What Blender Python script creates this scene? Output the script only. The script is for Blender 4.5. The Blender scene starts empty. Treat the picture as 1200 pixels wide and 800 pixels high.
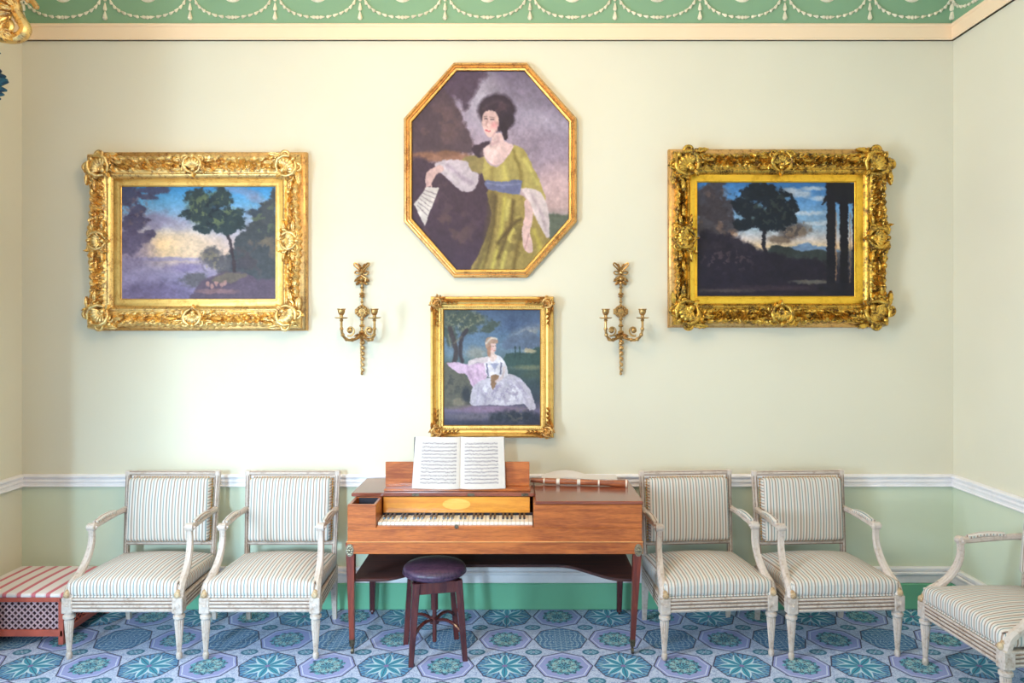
import bpy, math, random
import numpy as np
from mathutils import Vector, Matrix
PI = math.pi
random.seed(7)
rng = np.random.default_rng(11)
sc = bpy.context.scene
COL = sc.collection

# ------------------------------------------------------------------ camera, world, lights, exposure
H, D, F = 1.78, 4.75, 880.0          # eye height, distance to the back wall, focal length in px of 1200
XL, XR = -3.142, 2.747               # side walls
ZC = 4.25                            # ceiling
YF = -7.2                            # wall behind the camera
cd = bpy.data.cameras.new('camera'); cam = bpy.data.objects.new('camera', cd); COL.objects.link(cam)
cam.location = (0, -D, H); cam.rotation_euler = (PI/2, 0, 0)
cd.sensor_width = 36; cd.sensor_fit = 'HORIZONTAL'; cd.lens = F/1200*36
cd.shift_x = -8/1200; cd.shift_y = -17/1200; cd.clip_start = .05
sc.camera = cam
w = bpy.data.worlds.new('daylight'); sc.world = w; w.use_nodes = True
w.node_tree.nodes['Background'].inputs[0].default_value = (.72, .86, 1, 1)
w.node_tree.nodes['Background'].inputs[1].default_value = 1.0
sc.view_settings.view_transform = 'Standard'; sc.view_settings.look = 'None'
sc.view_settings.gamma = 1; sc.view_settings.use_curve_mapping = False
sc.view_settings.exposure = .05

def area(name, loc, rot, sx, sy, power, col, spread=PI):
    l = bpy.data.lights.new(name, 'AREA'); l.shape = 'RECTANGLE'; l.size = sx; l.size_y = sy
    l.energy = power; l.color = col; l.spread = spread
    o = bpy.data.objects.new(name, l); COL.objects.link(o); o.location = loc; o.rotation_euler = rot
    return o
def lamp(name, loc, rad, power, col):
    l = bpy.data.lights.new(name, 'POINT'); l.shadow_soft_size = rad; l.energy = power; l.color = col
    o = bpy.data.objects.new(name, l); COL.objects.link(o); o.location = loc
    return o
# left wall windows (opening spans in y), wall behind the camera windows (spans in x)
WL = [(-1.75, -.85), (-4.2, -3.0)]; WZ = (.55, 3.2)
WB = [(-2.5, -1.2), (.5, 1.8)]
area('daylight_left_near', (XL-.12, -1.3, 1.85), (0, -PI/2, 0), 2.6, .85, 10, (.72, .87, 1))
area('daylight_left_far', (XL-.12, -3.6, 1.55), (0, -PI/2, 0), 2.0, 1.15, 225, (.60, .80, 1))
area('daylight_back_left', (-1.85, YF-.12, 1.6), (PI/2, 0, 0), 1.25, 2.1, 16, (.66, .84, 1))
area('daylight_back_right', (1.15, YF-.12, 1.8), (PI/2, 0, 0), 1.25, 2.5, 22, (.60, .78, 1))
area('sky_left', (-2.25, -14, 3.4), (PI/2-.14, 0, 0), .9, 1.3, 1200, (.50, .77, 1))
lamp('chandelier_light', (-.5, -2.3, 3.25), .28, 88, (1, .70, .37))

# ------------------------------------------------------------------ pixel helpers
def PX(px, py, d):                   # a photo pixel at a depth from the camera -> x, z
    return (px-608)*d/F, H-(py-383)*d/F

# ------------------------------------------------------------------ object helpers
def tag(o, label=None, cat=None, group=None, kind=None):
    if label: o['label'] = label
    if cat: o['category'] = cat
    if group: o['group'] = group
    if kind: o['kind'] = kind
    return o
def thing(name, loc, rz=0, label=None, cat=None, group=None, rx=0):
    o = bpy.data.objects.new(name, None); COL.objects.link(o)
    o.location = loc; o.rotation_euler = (rx, 0, rz); o.empty_display_size = .1
    return tag(o, label, cat, group)

class G:
    """collects geometry; build() links it as ONE mesh object"""
    def __init__(s): s.v = []; s.f = []; s.M = None
    def add(s, vs, fs):
        n = len(s.v)
        if s.M is not None: vs = [tuple(s.M @ Vector(p)) for p in vs]
        s.v += [tuple(p) for p in vs]; s.f += [tuple(i+n for i in f) for f in fs]
        return s
    def mesh(s, name, mat, off=(0, 0, 0), sharp=35):
        me = bpy.data.meshes.new(name)
        me.from_pydata([(x-off[0], y-off[1], z-off[2]) for x, y, z in s.v], [], s.f)
        me.polygons.foreach_set('use_smooth', [True]*len(me.polygons))
        me.update()
        import bmesh
        bm = bmesh.new(); bm.from_mesh(me)
        bmesh.ops.recalc_face_normals(bm, faces=bm.faces)
        a = math.radians(sharp)
        for e in bm.edges:
            if len(e.link_faces) == 2:
                if e.calc_face_angle(0) > a: e.smooth = False
        bm.to_mesh(me); bm.free()
        me.materials.append(mat)
        return me
    def build(s, name, mat, parent=None, world=False, sharp=35, **kw):
        off = parent.location if (world and parent) else (0, 0, 0)
        o = bpy.data.objects.new(name, s.mesh(name, mat, off, sharp)); COL.objects.link(o)
        if parent: o.parent = parent
        return tag(o, **kw) if kw else o
    # shapes
    def box(s, x0, x1, y0, y1, z0, z1, b=.003):
        b = min(b, (x1-x0)*.45, (y1-y0)*.45, (z1-z0)*.45)
        xs, ys, zs = (x0, x1), (y0, y1), (z0, z1)
        vs = []; idx = {}
        for i in (0, 1):
            for j in (0, 1):
                for k in (0, 1):
                    sx, sy, sz = (1, -1)[i], (1, -1)[j], (1, -1)[k]
                    p = (xs[i], ys[j], zs[k])
                    for ax in range(3):     # vertex lying on the face normal to ax
                        q = [p[0]+sx*b, p[1]+sy*b, p[2]+sz*b]; q[ax] = p[ax]
                        idx[(i, j, k, ax)] = len(vs); vs.append(tuple(q))
        fs = []
        for ax in range(3):
            for sd in (0, 1):
                o = [a for a in range(3) if a != ax]; f = []
                for (a, c) in ((0, 0), (1, 0), (1, 1), (0, 1)):
                    t = [0, 0, 0]; t[ax] = sd; t[o[0]] = a; t[o[1]] = c
                    f.append(idx[(*t, ax)])
                fs.append(f)
            o = [a for a in range(3) if a != ax]
            for a in (0, 1):
                for c in (0, 1):
                    t0 = [0, 0, 0]; t0[o[0]] = a; t0[o[1]] = c; t1 = list(t0); t1[ax] = 1
                    fs.append([idx[(*t0, o[0])], idx[(*t1, o[0])], idx[(*t1, o[1])], idx[(*t0, o[1])]])
        for i in (0, 1):
            for j in (0, 1):
                for k in (0, 1): fs.append([idx[(i, j, k, 0)], idx[(i, j, k, 1)], idx[(i, j, k, 2)]])
        return s.add(vs, fs)
    def tube(s, pts, rad, n=8, flat=1.0, up=None, cap=True):
        pts = [Vector(p) for p in pts]; m = len(pts)
        if not hasattr(rad, '__len__'): rad = [rad]*m
        vs = []; prev = None
        for i, p in enumerate(pts):
            t = (pts[min(i+1, m-1)]-pts[max(i-1, 0)])
            t = t.normalized() if t.length > 1e-9 else Vector((0, 0, 1))
            if up is not None: a = t.cross(Vector(up))
            elif prev is None: a = t.cross(Vector((0, 0, 1)) if abs(t.z) < .9 else Vector((1, 0, 0)))
            else: a = prev-t*prev.dot(t)
            if a.length < 1e-6: a = t.orthogonal()
            a.normalize(); b = t.cross(a); prev = a
            for k in range(n):
                c = 2*PI*(k+.5)/n
                vs.append(p+a*math.cos(c)*rad[i]+b*math.sin(c)*rad[i]*flat)
        fs = [(i*n+k, i*n+(k+1) % n, (i+1)*n+(k+1) % n, (i+1)*n+k) for i in range(m-1) for k in range(n)]
        if cap: fs += [tuple(range(n))[::-1], tuple(range((m-1)*n, m*n))]
        return s.add(vs, fs)
    def lathe(s, prof, c=(0, 0, 0), n=20, flute=0, fl=0.0, axis='z'):
        vs = []; m = len(prof)
        for q in prof:
            r, z = q[0], q[1]; f = q[2] if len(q) > 2 else 0
            for k in range(n):
                a = 2*PI*k/n; rr = r*(1-f*fl*abs(math.cos(a*flute/2))) if flute else r
                x, y = rr*math.cos(a), rr*math.sin(a)
                p = (x, y, z) if axis == 'z' else ((x, -z, y) if axis == 'y' else (z, x, y))
                vs.append((p[0]+c[0], p[1]+c[1], p[2]+c[2]))
        fs = [(i*n+k, i*n+(k+1) % n, (i+1)*n+(k+1) % n, (i+1)*n+k) for i in range(m-1) for k in range(n)]
        fs += [tuple(range(n))[::-1], tuple(range((m-1)*n, m*n))]
        return s.add(vs, fs)
    def taper(s, x, y, z0, z1, h0, h1, dx=0, dy=0, b=.12):   # square tapered post, centre (x,y) at z1, (x+dx,y+dy) at z0
        def ring(cx, cy, z, h):
            c = h*b
            return [(cx-h+c, cy-h, z), (cx+h-c, cy-h, z), (cx+h, cy-h+c, z), (cx+h, cy+h-c, z),
                    (cx+h-c, cy+h, z), (cx-h+c, cy+h, z), (cx-h, cy+h-c, z), (cx-h, cy-h+c, z)]
        vs = ring(x+dx, y+dy, z0, h0)+ring(x, y, z1, h1)
        fs = [(k, (k+1) % 8, 8+(k+1) % 8, 8+k) for k in range(8)]+[tuple(range(8))[::-1], tuple(range(8, 16))]
        return s.add(vs, fs)
    def rbox(s, c, size, r, n=6, warp=None):                 # rounded soft box
        hx, hy, hz = [q/2 for q in size]; r = min(r, hx, hy, hz); key = {}; vs = []; fs = []
        def V(p):
            q = Vector(p); inner = Vector((max(-hx+r, min(hx-r, q.x)), max(-hy+r, min(hy-r, q.y)), max(-hz+r, min(hz-r, q.z))))
            d = q-inner
            if d.length > 1e-9: q = inner+d.normalized()*r
            k = (round(p[0], 5), round(p[1], 5), round(p[2], 5))
            if k not in key:
                t = warp(q.x/hx, q.y/hy, q.z/hz, q) if warp else q
                key[k] = len(vs); vs.append((t[0]+c[0], t[1]+c[1], t[2]+c[2]))
            return key[k]
        def steps(h):
            a = [-h, -h+r*.35, -h+r]; m = [(-h+r)+(2*h-2*r)*i/n for i in range(1, n)]
            return a+m+[h-r, h-r*.35, h]
        X, Y, Z = steps(hx), steps(hy), steps(hz)
        for sg in (-1, 1):
            for A, B, f in ((X, Y, lambda a, b: (a, b, sg*hz)), (X, Z, lambda a, b: (a, sg*hy, b)), (Y, Z, lambda a, b: (sg*hx, a, b))):
                for i in range(len(A)-1):
                    for j in range(len(B)-1):
                        q = [V(f(A[i], B[j])), V(f(A[i+1], B[j])), V(f(A[i+1], B[j+1])), V(f(A[i], B[j+1]))]
                        if len(set(q)) == 4: fs.append(q)
        return s.add(vs, fs)
    def prism(s, poly, y0, y1, plane='xz'):
        n = len(poly)
        if plane == 'xz': vs = [(a, y0, b) for a, b in poly]+[(a, y1, b) for a, b in poly]
        elif plane == 'xy': vs = [(a, b, y0) for a, b in poly]+[(a, b, y1) for a, b in poly]
        else: vs = [(y0, a, b) for a, b in poly]+[(y1, a, b) for a, b in poly]
        fs = [(k, (k+1) % n, n+(k+1) % n, n+k) for k in range(n)]+[tuple(range(n))[::-1], tuple(range(n, 2*n))]
        return s.add(vs, fs)
    def grid(s, P):                                          # P: array (a,b,3)
        a, b = P.shape[:2]
        vs = P.reshape(-1, 3).tolist()
        fs = [(i*b+j, i*b+j+1, (i+1)*b+j+1, (i+1)*b+j) for i in range(a-1) for j in range(b-1)]
        return s.add(vs, fs)
    def ball(s, c, r, n=8, m=6, sx=1, sy=1, sz=1):
        prof = [(max(1e-4, r*math.sin(PI*i/m)), -r*math.cos(PI*i/m)) for i in range(m+1)]
        vs = []; fs = []
        for rr, z in prof:
            for k in range(n): vs.append((c[0]+sx*rr*math.cos(2*PI*k/n), c[1]+sy*rr*math.sin(2*PI*k/n), c[2]+sz*z))
        fs = [(i*n+k, i*n+(k+1) % n, (i+1)*n+(k+1) % n, (i+1)*n+k) for i in range(m) for k in range(n)]
        return s.add(vs, fs)

def bez(P, n=16):                                            # smooth curve through the points (Catmull-Rom)
    P = [Vector(p) for p in P]; out = []
    for i in range(len(P)-1):
        a, b, c, d = P[max(i-1, 0)], P[i], P[i+1], P[min(i+2, len(P)-1)]
        k = max(2, n//(len(P)-1))
        for j in range(k):
            t = j/k
            out.append(.5*((2*b)+(c-a)*t+(2*a-5*b+4*c-d)*t*t+(3*b-a-3*c+d)*t**3))
    return out+[P[-1]]

# ------------------------------------------------------------------ material helpers
def lin(c):
    c = [q/255 for q in c[:3]]
    return tuple((q/12.92 if q <= .04045 else ((q+.055)/1.055)**2.4) for q in c)+(1,)
class NT:
    def __init__(s, name):
        s.m = bpy.data.materials.new(name); s.m.use_nodes = True; s.t = s.m.node_tree
        s.b = s.t.nodes['Principled BSDF']
        s.tc = s.t.nodes.new('ShaderNodeTexCoord')
    def n(s, kind, **ins):
        nd = s.t.nodes.new(kind)
        for k, v in ins.items(): s.set(nd.inputs[k.replace('_', ' ')], v)
        return nd
    def set(s, sock, v):
        if isinstance(v, E): s.t.links.new(v.s, sock)
        elif hasattr(v, 'is_output') or isinstance(v, bpy.types.NodeSocket): s.t.links.new(v, sock)
        else: sock.default_value = v
    def xyz(s, out='Object'):
        nd = s.t.nodes.new('ShaderNodeSeparateXYZ'); s.t.links.new(s.tc.outputs[out], nd.inputs[0])
        return [E(s, o) for o in nd.outputs]
    def noise(s, scale, detail=4, rough=.6, vec=None, stretch=None, dist=0):
        nd = s.t.nodes.new('ShaderNodeTexNoise'); v = vec or s.tc.outputs['Object']
        if stretch:
            mp = s.t.nodes.new('ShaderNodeMapping'); mp.inputs['Scale'].default_value = stretch
            s.t.links.new(v, mp.inputs[0]); v = mp.outputs[0]
        s.t.links.new(v, nd.inputs['Vector']); nd.inputs['Scale'].default_value = scale
        nd.inputs['Detail'].default_value = detail; nd.inputs['Roughness'].default_value = rough
        nd.inputs['Distortion'].default_value = dist
        return E(s, nd.outputs[0])
    def mix(s, f, a, b):
        nd = s.t.nodes.new('ShaderNodeMix'); nd.data_type = 'RGBA'
        s.set(nd.inputs[0], f)
        for k, c in ((6, a), (7, b)):
            if isinstance(c, bpy.types.NodeSocket): s.t.links.new(c, nd.inputs[k])
            else: nd.inputs[k].default_value = c
        return nd.outputs[2]
    def base(s, c):
        if isinstance(c, bpy.types.NodeSocket): s.t.links.new(c, s.b.inputs['Base Color'])
        else: s.b.inputs['Base Color'].default_value = c
    def bump(s, h, strength=.3, dist=.01):
        nd = s.t.nodes.new('ShaderNodeBump'); nd.inputs['Strength'].default_value = strength; nd.inputs['Distance'].default_value = dist
        s.set(nd.inputs['Height'], h); s.t.links.new(nd.outputs[0], s.b.inputs['Normal'])
    def par(s, rough=.5, metal=0, spec=None):
        s.set(s.b.inputs['Roughness'], rough); s.b.inputs['Metallic'].default_value = metal
        if spec is not None: s.b.inputs['Specular IOR Level'].default_value = spec
class E:                                                     # expression on shader values
    def __init__(s, nt, sock): s.nt = nt; s.s = sock
    def op(s, o, *a):
        nd = s.nt.t.nodes.new('ShaderNodeMath'); nd.operation = o
        for k, v in enumerate((s,)+a): s.nt.set(nd.inputs[k], v)
        return E(s.nt, nd.outputs[0])
    def __add__(s, o): return s.op('ADD', o)
    def __sub__(s, o): return s.op('SUBTRACT', o)
    def __mul__(s, o): return s.op('MULTIPLY', o)
    def __truediv__(s, o): return s.op('DIVIDE', o)
    def __lt__(s, o): return s.op('LESS_THAN', o)
    def __gt__(s, o): return s.op('GREATER_THAN', o)
    def abs(s): return s.op('ABSOLUTE')
    def sin(s): return s.op('SINE')
    def cos(s): return s.op('COSINE')
    def round(s): return s.op('ROUND')
    def fmod(s, o): return s.op('FLOORED_MODULO', o)
    def smooth(s, a, b):
        nd = s.nt.t.nodes.new('ShaderNodeMapRange'); nd.interpolation_type = 'SMOOTHSTEP'
        s.nt.set(nd.inputs[0], s); nd.inputs[1].default_value = a; nd.inputs[2].default_value = b
        return E(s.nt, nd.outputs[0])

def plain(name, c, rough=.5, metal=0, var=.12, scale=12, bump=0, c2=None, stretch=None, spec=None):
    m = NT(name); nz = m.noise(scale, 5, .6, stretch=stretch)
    a = lin(c); b = lin(c2) if c2 else tuple(q*(1-var*2) for q in a[:3])+(1,)
    m.base(m.mix(nz.smooth(.35, .7), a, b)); m.par(rough, metal, spec)
    if bump: m.bump(nz, bump, .004)
    return m.m
def wood(name, c, c2, rough=.3, axis='x', sc_=1.0, coat=.3):
    m = NT(name); st = {'x': (1.2, 14, 14), 'z': (14, 14, 1.2), 'y': (14, 1.2, 14)}[axis]
    g = m.noise(3.2*sc_, 6, .65, stretch=st, dist=.6); g2 = m.noise(22*sc_, 3, .5, stretch=st); g3 = m.noise(1.6, 2, .5)
    f = (g*.6+g2*.25+g3*.3).smooth(.42, .72)
    m.base(m.mix(f, lin(c), lin(c2))); m.par(rough)
    m.b.inputs['Coat Weight'].default_value = coat; m.b.inputs['Coat Roughness'].default_value = .12
    m.bump(g2, .05, .002)
    return m.m
def gilt(name, c, c2, rough=.33, sc_=30, lo=.45, hi=.7):
    m = NT(name); n1 = m.noise(sc_, 5, .65); n2 = m.noise(sc_*4, 3, .6)
    f = (n1*.7+n2*.3).smooth(lo, hi)
    m.base(m.mix(f, lin(c), lin(c2))); m.par(n2*.25+rough-.1, .85); m.bump(n2, .25, .002)
    return m.m
def wallpaint(name, c):
    m = NT(name); a = lin(c); n1 = m.noise(1.1, 3, .5); n2 = m.noise(160, 2, .5)
    m.base(m.mix(n1.smooth(.3, .7), a, tuple(q*.96 for q in a[:3])+(1,))); m.par(.62, 0, .3); m.bump(n2, .05, .001)
    return m.m

# ------------------------------------------------------------------ materials
M = {}
M['wall_up'] = wallpaint('wall_paint_pale_green', (228, 220, 197))
M['wall_low'] = wallpaint('dado_paint_green', (216, 222, 196))
M['plinth'] = wallpaint('skirting_green', (122, 190, 152))
M['frieze'] = wallpaint('frieze_green', (138, 172, 136))
M['cream'] = wallpaint('cream_moulding', (252, 222, 186))
M['stucco'] = plain('stucco_cream', (250, 236, 205), .6)
M['white'] = plain('white_trim', (246, 240, 240), .4, var=.03)
M['ceil'] = plain('ceiling_white', (240, 236, 226), .8, var=.02)
M['gold'] = gilt('gilding_pale', (244, 208, 136), (172, 124, 82), .34, 26, .47, .68)
M['gold_flat'] = gilt('gilding_smooth', (230, 188, 108), (204, 152, 78), .38, 14)
M['gold_deep'] = gilt('gilding_deep', (224, 178, 78), (92, 66, 42), .32, 24, .43, .64)
M['gold_deep_flat'] = gilt('gilding_deep_smooth', (244, 194, 66), (222, 168, 52), .38, 14)
M['gold_dull'] = gilt('gilding_dull', (220, 174, 108), (160, 112, 70), .38, 20)
M['brass'] = gilt('sconce_gilding', (196, 156, 98), (116, 82, 54), .34, 60)
M['brass_dark'] = gilt('brass_castor', (120, 104, 84), (50, 42, 40), .35, 60)
M['silvered'] = gilt('silvered_mount', (178, 166, 140), (90, 80, 74), .3, 80)
M['mahogany'] = wood('mahogany', (204, 114, 50), (142, 68, 26), .28)
M['mahogany_red'] = wood('mahogany_lid', (150, 82, 58), (112, 56, 40), .2)
M['mahogany_leg'] = wood('mahogany_leg', (140, 62, 42), (92, 38, 30), .3, 'z')
M['satin'] = wood('satinwood', (238, 160, 52), (210, 126, 36), .3)
M['inlay'] = wood('oval_inlay', (246, 190, 92), (232, 166, 66), .3)
M['string'] = plain('boxwood_string', (226, 158, 96), .35)
M['dark_in'] = plain('dark_interior', (34, 26, 40), .6)
M['ivory'] = plain('ivory_key', (250, 242, 226), .3, var=.04, scale=30)
M['ebony'] = plain('ebony_key', (36, 26, 34), .3)
M['stool_wood'] = wood('stool_wood', (98, 46, 42), (60, 26, 32), .25, 'z')
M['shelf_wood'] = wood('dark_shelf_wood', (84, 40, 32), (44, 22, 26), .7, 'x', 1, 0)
M['leather'] = plain('stool_leather', (82, 60, 84), .28, var=.2, scale=60, bump=.4, c2=(44, 30, 54))
M['box_red'] = plain('red_painted_wood', (206, 102, 84), .45, var=.1)
M['box_dark'] = plain('dark_lining', (84, 50, 60), .7)
M['lattice'] = plain('pink_grey_lattice', (214, 178, 184), .5)
M['tealcloth'] = plain('teal_fringe', (34, 88, 104), .75, c2=(12, 36, 60), scale=50, bump=.4)
M['flute_wood'] = wood('boxwood_flute', (196, 112, 66), (110, 52, 36), .3, 'x', 1.6)
M['ivory_ring'] = plain('ivory_ring', (246, 232, 214), .35)
M['paper'] = plain('paper_edge', (226, 216, 210), .8, var=.02)
M['chair_paint'] = None
def chair_paint(name, c, c2, lo, hi):
    m = NT(name); n1 = m.noise(9, 6, .7); n2 = m.noise(60, 4, .6)
    m.base(m.mix((n1*.55+n2*.45).smooth(lo, hi), lin(c), lin(c2))); m.par(.42); m.bump(n2, .15, .002)
    return m.m
M['chair_paint'] = chair_paint('chair_paint_worn', (212, 196, 184), (164, 136, 114), .46, .70)
M['chair_gold'] = chair_paint('chair_paint_gilt_wear', (214, 188, 150), (160, 120, 80), .4, .65)
M['groove'] = plain('chair_groove_brown', (138, 108, 88), .6)
def stripes(name, side):
    m = NT(name); x, y, z = m.xyz(); nx, ny, nz_ = m.xyz('Normal')
    isd = nx.abs() > .75
    u = x + isd*((y if side == 'y' else z) - x)
    wv = m.noise(7, 2, .5); u = u+wv*.004
    p = (u/.0355).fmod(1.0)
    tan = p.smooth(.10, .16)-p.smooth(.30, .36)
    teal = p.smooth(.60, .65)-p.smooth(.76, .81)
    pin = p.smooth(.44, .46)-p.smooth(.48, .50)
    c = m.mix(tan, lin((228, 218, 208)), lin((166, 138, 120)))
    c = m.mix(teal, c, lin((134, 152, 150))); c = m.mix(pin*.5, c, lin((190, 170, 160)))
    weave = m.noise(420, 2, .5); c = m.mix(weave*.12, c, lin((120, 110, 110)))
    m.base(c); m.par(.82, 0, .2); m.b.inputs['Sheen Weight'].default_value = .15; m.bump(weave, .15, .001)
    return m.m
M['stripe_seat'] = stripes('striped_silk_seat', 'y'); M['stripe_back'] = stripes('striped_silk_back', 'z')
def redstripe():
    m = NT('red_striped_cloth'); x, y, z = m.xyz(); nx, ny, nz_ = m.xyz('Normal')
    p = (x/.082).fmod(1.0)
    a = p.smooth(.18, .24)-p.smooth(.48, .54)
    c = m.mix(a, lin((248, 236, 232)), lin((222, 128, 138)))
    edge = p.smooth(.12, .14)-p.smooth(.15, .17)
    m.base(m.mix(edge*.4, c, lin((210, 120, 130)))); m.par(.85, 0, .2); m.bump(m.noise(300, 2), .1, .001)
    return m.m
M['redstripe'] = redstripe()
def carpet():
    m = NT('patterned_carpet'); x, y, z = m.xyz()
    wob = m.noise(40, 3, .6); w2 = (wob-.5)
    u = (x+.074+w2*.006)/.3115; v = (y+.468+w2*.006)/.336
    i = u.round(); j = v.round(); fx = u-i; fy = v-j
    pi_ = i.fmod(2.0).round(); pj = j.fmod(2.0).round()
    wr = (pi_+pj).fmod(2.0)                                  # j=0 is the row with the wreath on even columns
    wr = wr.op('LESS_THAN', .5)
    flower = ((pi_ < .5)*(pj > .5)); net = (pi_ > .5)*(pj < .5)
    r = (fx*fx+fy*fy).op('SQRT'); a = fy.op('ARCTAN2', fx)
    d = r*((a.fmod(PI/4)-PI/8).cos())
    ins = d < .449; outl = (d.smooth(.432, .440)-d.smooth(.455, .463))
    fine = m.noise(130, 3, .7); mid = m.noise(38, 3, .6)
    ground = m.mix((fine*.6+mid*.4).smooth(.42, .62), lin((204, 216, 240)), lin((138, 158, 204)))
    # eight-petalled flower
    a8 = a-((a/(PI/4)).round()*(PI/4)); perp = r*a8.sin().abs(); t = r/.42
    wd = (t*PI).sin()*.086
    teal = lin((74, 146, 196)); pale = lin((196, 222, 236)); deep = lin((26, 58, 108)); green = lin((40, 150, 180))
    rays = ((a*32).sin()*.5+.5 if False else (a.op('MULTIPLY', 32.0).sin()*.5+.5)).smooth(.55, .9)
    bg = m.mix(rays*.9, teal, deep); bg = m.mix(mid.smooth(.5, .6)*.5, bg, lin((150, 190, 200)))
    pet = m.mix((perp-wd).smooth(-.004, .004), pale, bg)
    pet = m.mix((perp-wd*.58).smooth(-.004, .004), green, pet)
    pet = m.mix((perp-.004).smooth(0, .003), deep, pet)
    fl = m.mix(r.smooth(.035, .05), lin((130, 110, 170)), pet)
    # wreath on lavender
    edge = r+((a*14).sin()*.018)+(mid-.5)*.10 if False else r+(a.op('MULTIPLY', 14.0).sin()*.016)+(mid-.5)*.12
    lav = m.mix(d.smooth(.385, .395)-d.smooth(.402, .412), lin((152, 160, 218)), lin((210, 220, 244)))
    leaves = (m.noise(95, 3, .75)+(a.op('MULTIPLY', 9.0).sin()*(r*26).sin())*.14).smooth(.47, .56)
    wcol = m.mix(leaves, lin((16, 62, 100)), lin((96, 180, 200)))
    wcol = m.mix((r.smooth(.10, .12)-r.smooth(.2, .23))*fine.smooth(.45, .6), wcol, lin((190, 220, 214)))
    wre = m.mix(edge.smooth(.285, .30), wcol, lav)
    # lace network
    q = ((r*30)+(a.op('MULTIPLY', 4.0).cos()*2.4)).sin().abs()*1.0
    q2 = (fx*34).sin()*(fy*34).sin()
    ne = m.mix(q.smooth(.10, .34), lin((170, 204, 222)), m.mix(q2.abs().smooth(.03, .14), lin((160, 186, 205)), lin((50, 110, 160))))
    cell = m.mix(wr, m.mix(net, fl, ne), wre)
    # small ovals between the octagons
    gx = (fx.abs()*-1+.5)/.155; gy = (fy.abs()*-1+.5)/.115
    o = (gx*gx+gy*gy).op('SQRT'); ao = gy.op('ARCTAN2', gx)
    oc = m.mix((ao.op('MULTIPLY', 8.0).sin()*.5+.5)*(o.smooth(.2, .3)-o.smooth(.6, .75)), lin((34, 108, 142)), lin((150, 196, 220)))
    oc = m.mix(o.smooth(.14, .2), lin((190, 190, 220)), oc)
    c = m.mix(o.smooth(.93, 1.0), oc, ground)
    c = m.mix(ins, c, cell); c = m.mix(outl, c, lin((46, 44, 84)))
    c = m.mix(fine.smooth(.3, .7)*.16, c, lin((70, 80, 110)))
    m.base(c); m.par(.95, 0, .1); m.b.inputs['Sheen Weight'].default_value = .2; m.bump(fine, .35, .004)
    return m.m
M['carpet'] = carpet()

# ------------------------------------------------------------------ the room
def struct(name, g, m, parent=None, **k):
    o = g.build(name, m, parent, **k); o['kind'] = 'structure'; return o
ZR0, ZR1 = .771, .852                # dado rail
ZK0, ZK1 = .166, .269                # white skirting cap above the green plinth
ZB, ZT = 3.588, 3.691                # cream band
struct('floor', G().box(XL-.02, XR+.02, YF, .02, -.1, 0, 0), M['carpet'])
struct('ceiling', G().box(XL, XR, YF, 0, ZC, ZC+.1, 0), M['ceil'])
g = G().box(XL-.3, XR+.3, 0, .2, ZR0+.03, ZC, 0); wb = struct('wall_back', g, M['wall_up'])
struct('dado_panel', G().box(XL-.3, XR+.3, -.001, .2, 0, ZR0+.03, 0), M['wall_low'], wb)
g = G().box(XR, XR+.2, YF, 0, ZR0+.03, ZC, 0); wr_ = struct('wall_right', g, M['wall_up'])
struct('dado_panel', G().box(XR-.001, XR+.2, YF, 0, 0, ZR0+.03, 0), M['wall_low'], wr_)
def pierced(spans, lo, hi, zr, mk):
    e = lo
    for a, b in spans+[(hi, hi)]:
        if a > e: mk(e, a, 0, ZC)
        if b > a: mk(a, b, 0, zr[0]); mk(a, b, zr[1], ZC)
        e = b
g = G(); pierced([WL[1], WL[0]], YF, 0, WZ, lambda a, b, c, d: g.box(XL-.22, XL, a, b, c, d, 0)); struct('wall_left', g, M['wall_up'])
g = G(); pierced(WB, XL, XR, (WZ[0], 2.62), lambda a, b, c, d: g.box(a, b, YF-.22, YF, c, d, 0)); struct('wall_front', g, M['wall_up'])
# added shutter-like leaf, out of view to the left, to shadow the wall corner
sh = struct('light_blocker', G().box(XL, XL+.425, -1.795, -1.765, WZ[0], WZ[1]), M['white'])
for z in (.65, 1.55, 2.45): G().box(XL+.06, XL+.365, -1.801, -1.792, z, z+.65).build('panel', M['white'], sh)
def rails(prof_back, z0, name_b, name_s, mat):               # stepped mouldings: list of (projection, zlow, zhigh)
    for side in ('back', 'left', 'right'):
        g = G()
        for pr, a, b in prof_back:
            bb = min(.006, (b-a)*.3)
            if side == 'back': g.box(XL, XR, -pr, .01, a, b, bb)
            elif side == 'left':
                for s0, s1 in ((YF, WL[1][0]), (WL[1][1], WL[0][0]), (WL[0][1], 0)): g.box(XL-.01, XL+pr, s0, s1, a, b, bb)
            else: g.box(XR-pr, XR+.01, YF, 0, a, b, bb)
        struct(name_b+side if name_b == 'baseboard_' else name_s[side], g, mat)
rails([(.018, ZR0, ZR1), (.030, ZR1-.024, ZR1-.003), (.024, ZR0+.028, ZR0+.045), (.024, ZR0+.002, ZR0+.012)], 0, 'trim', {'back': 'trim_1', 'left': 'trim_2', 'right': 'trim_3'}, M['white'])
rails([(.022, ZK0, ZK1-.02), (.034, ZK1-.05, ZK1-.028), (.028, ZK1-.028, ZK1)], 0, 'trim', {'back': 'trim_4', 'left': 'trim_5', 'right': 'trim_6'}, M['white'])
rails([(.026, 0, ZK0)], 0, 'baseboard_', None, M['plinth'])
rails([(.022, ZB, ZT), (.030, ZT-.022, ZT), (.026, ZB, ZB+.012)], 0, 'trim', {'back': 'trim_7', 'left': 'trim_8', 'right': 'trim_9'}, M['cream'])
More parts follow.
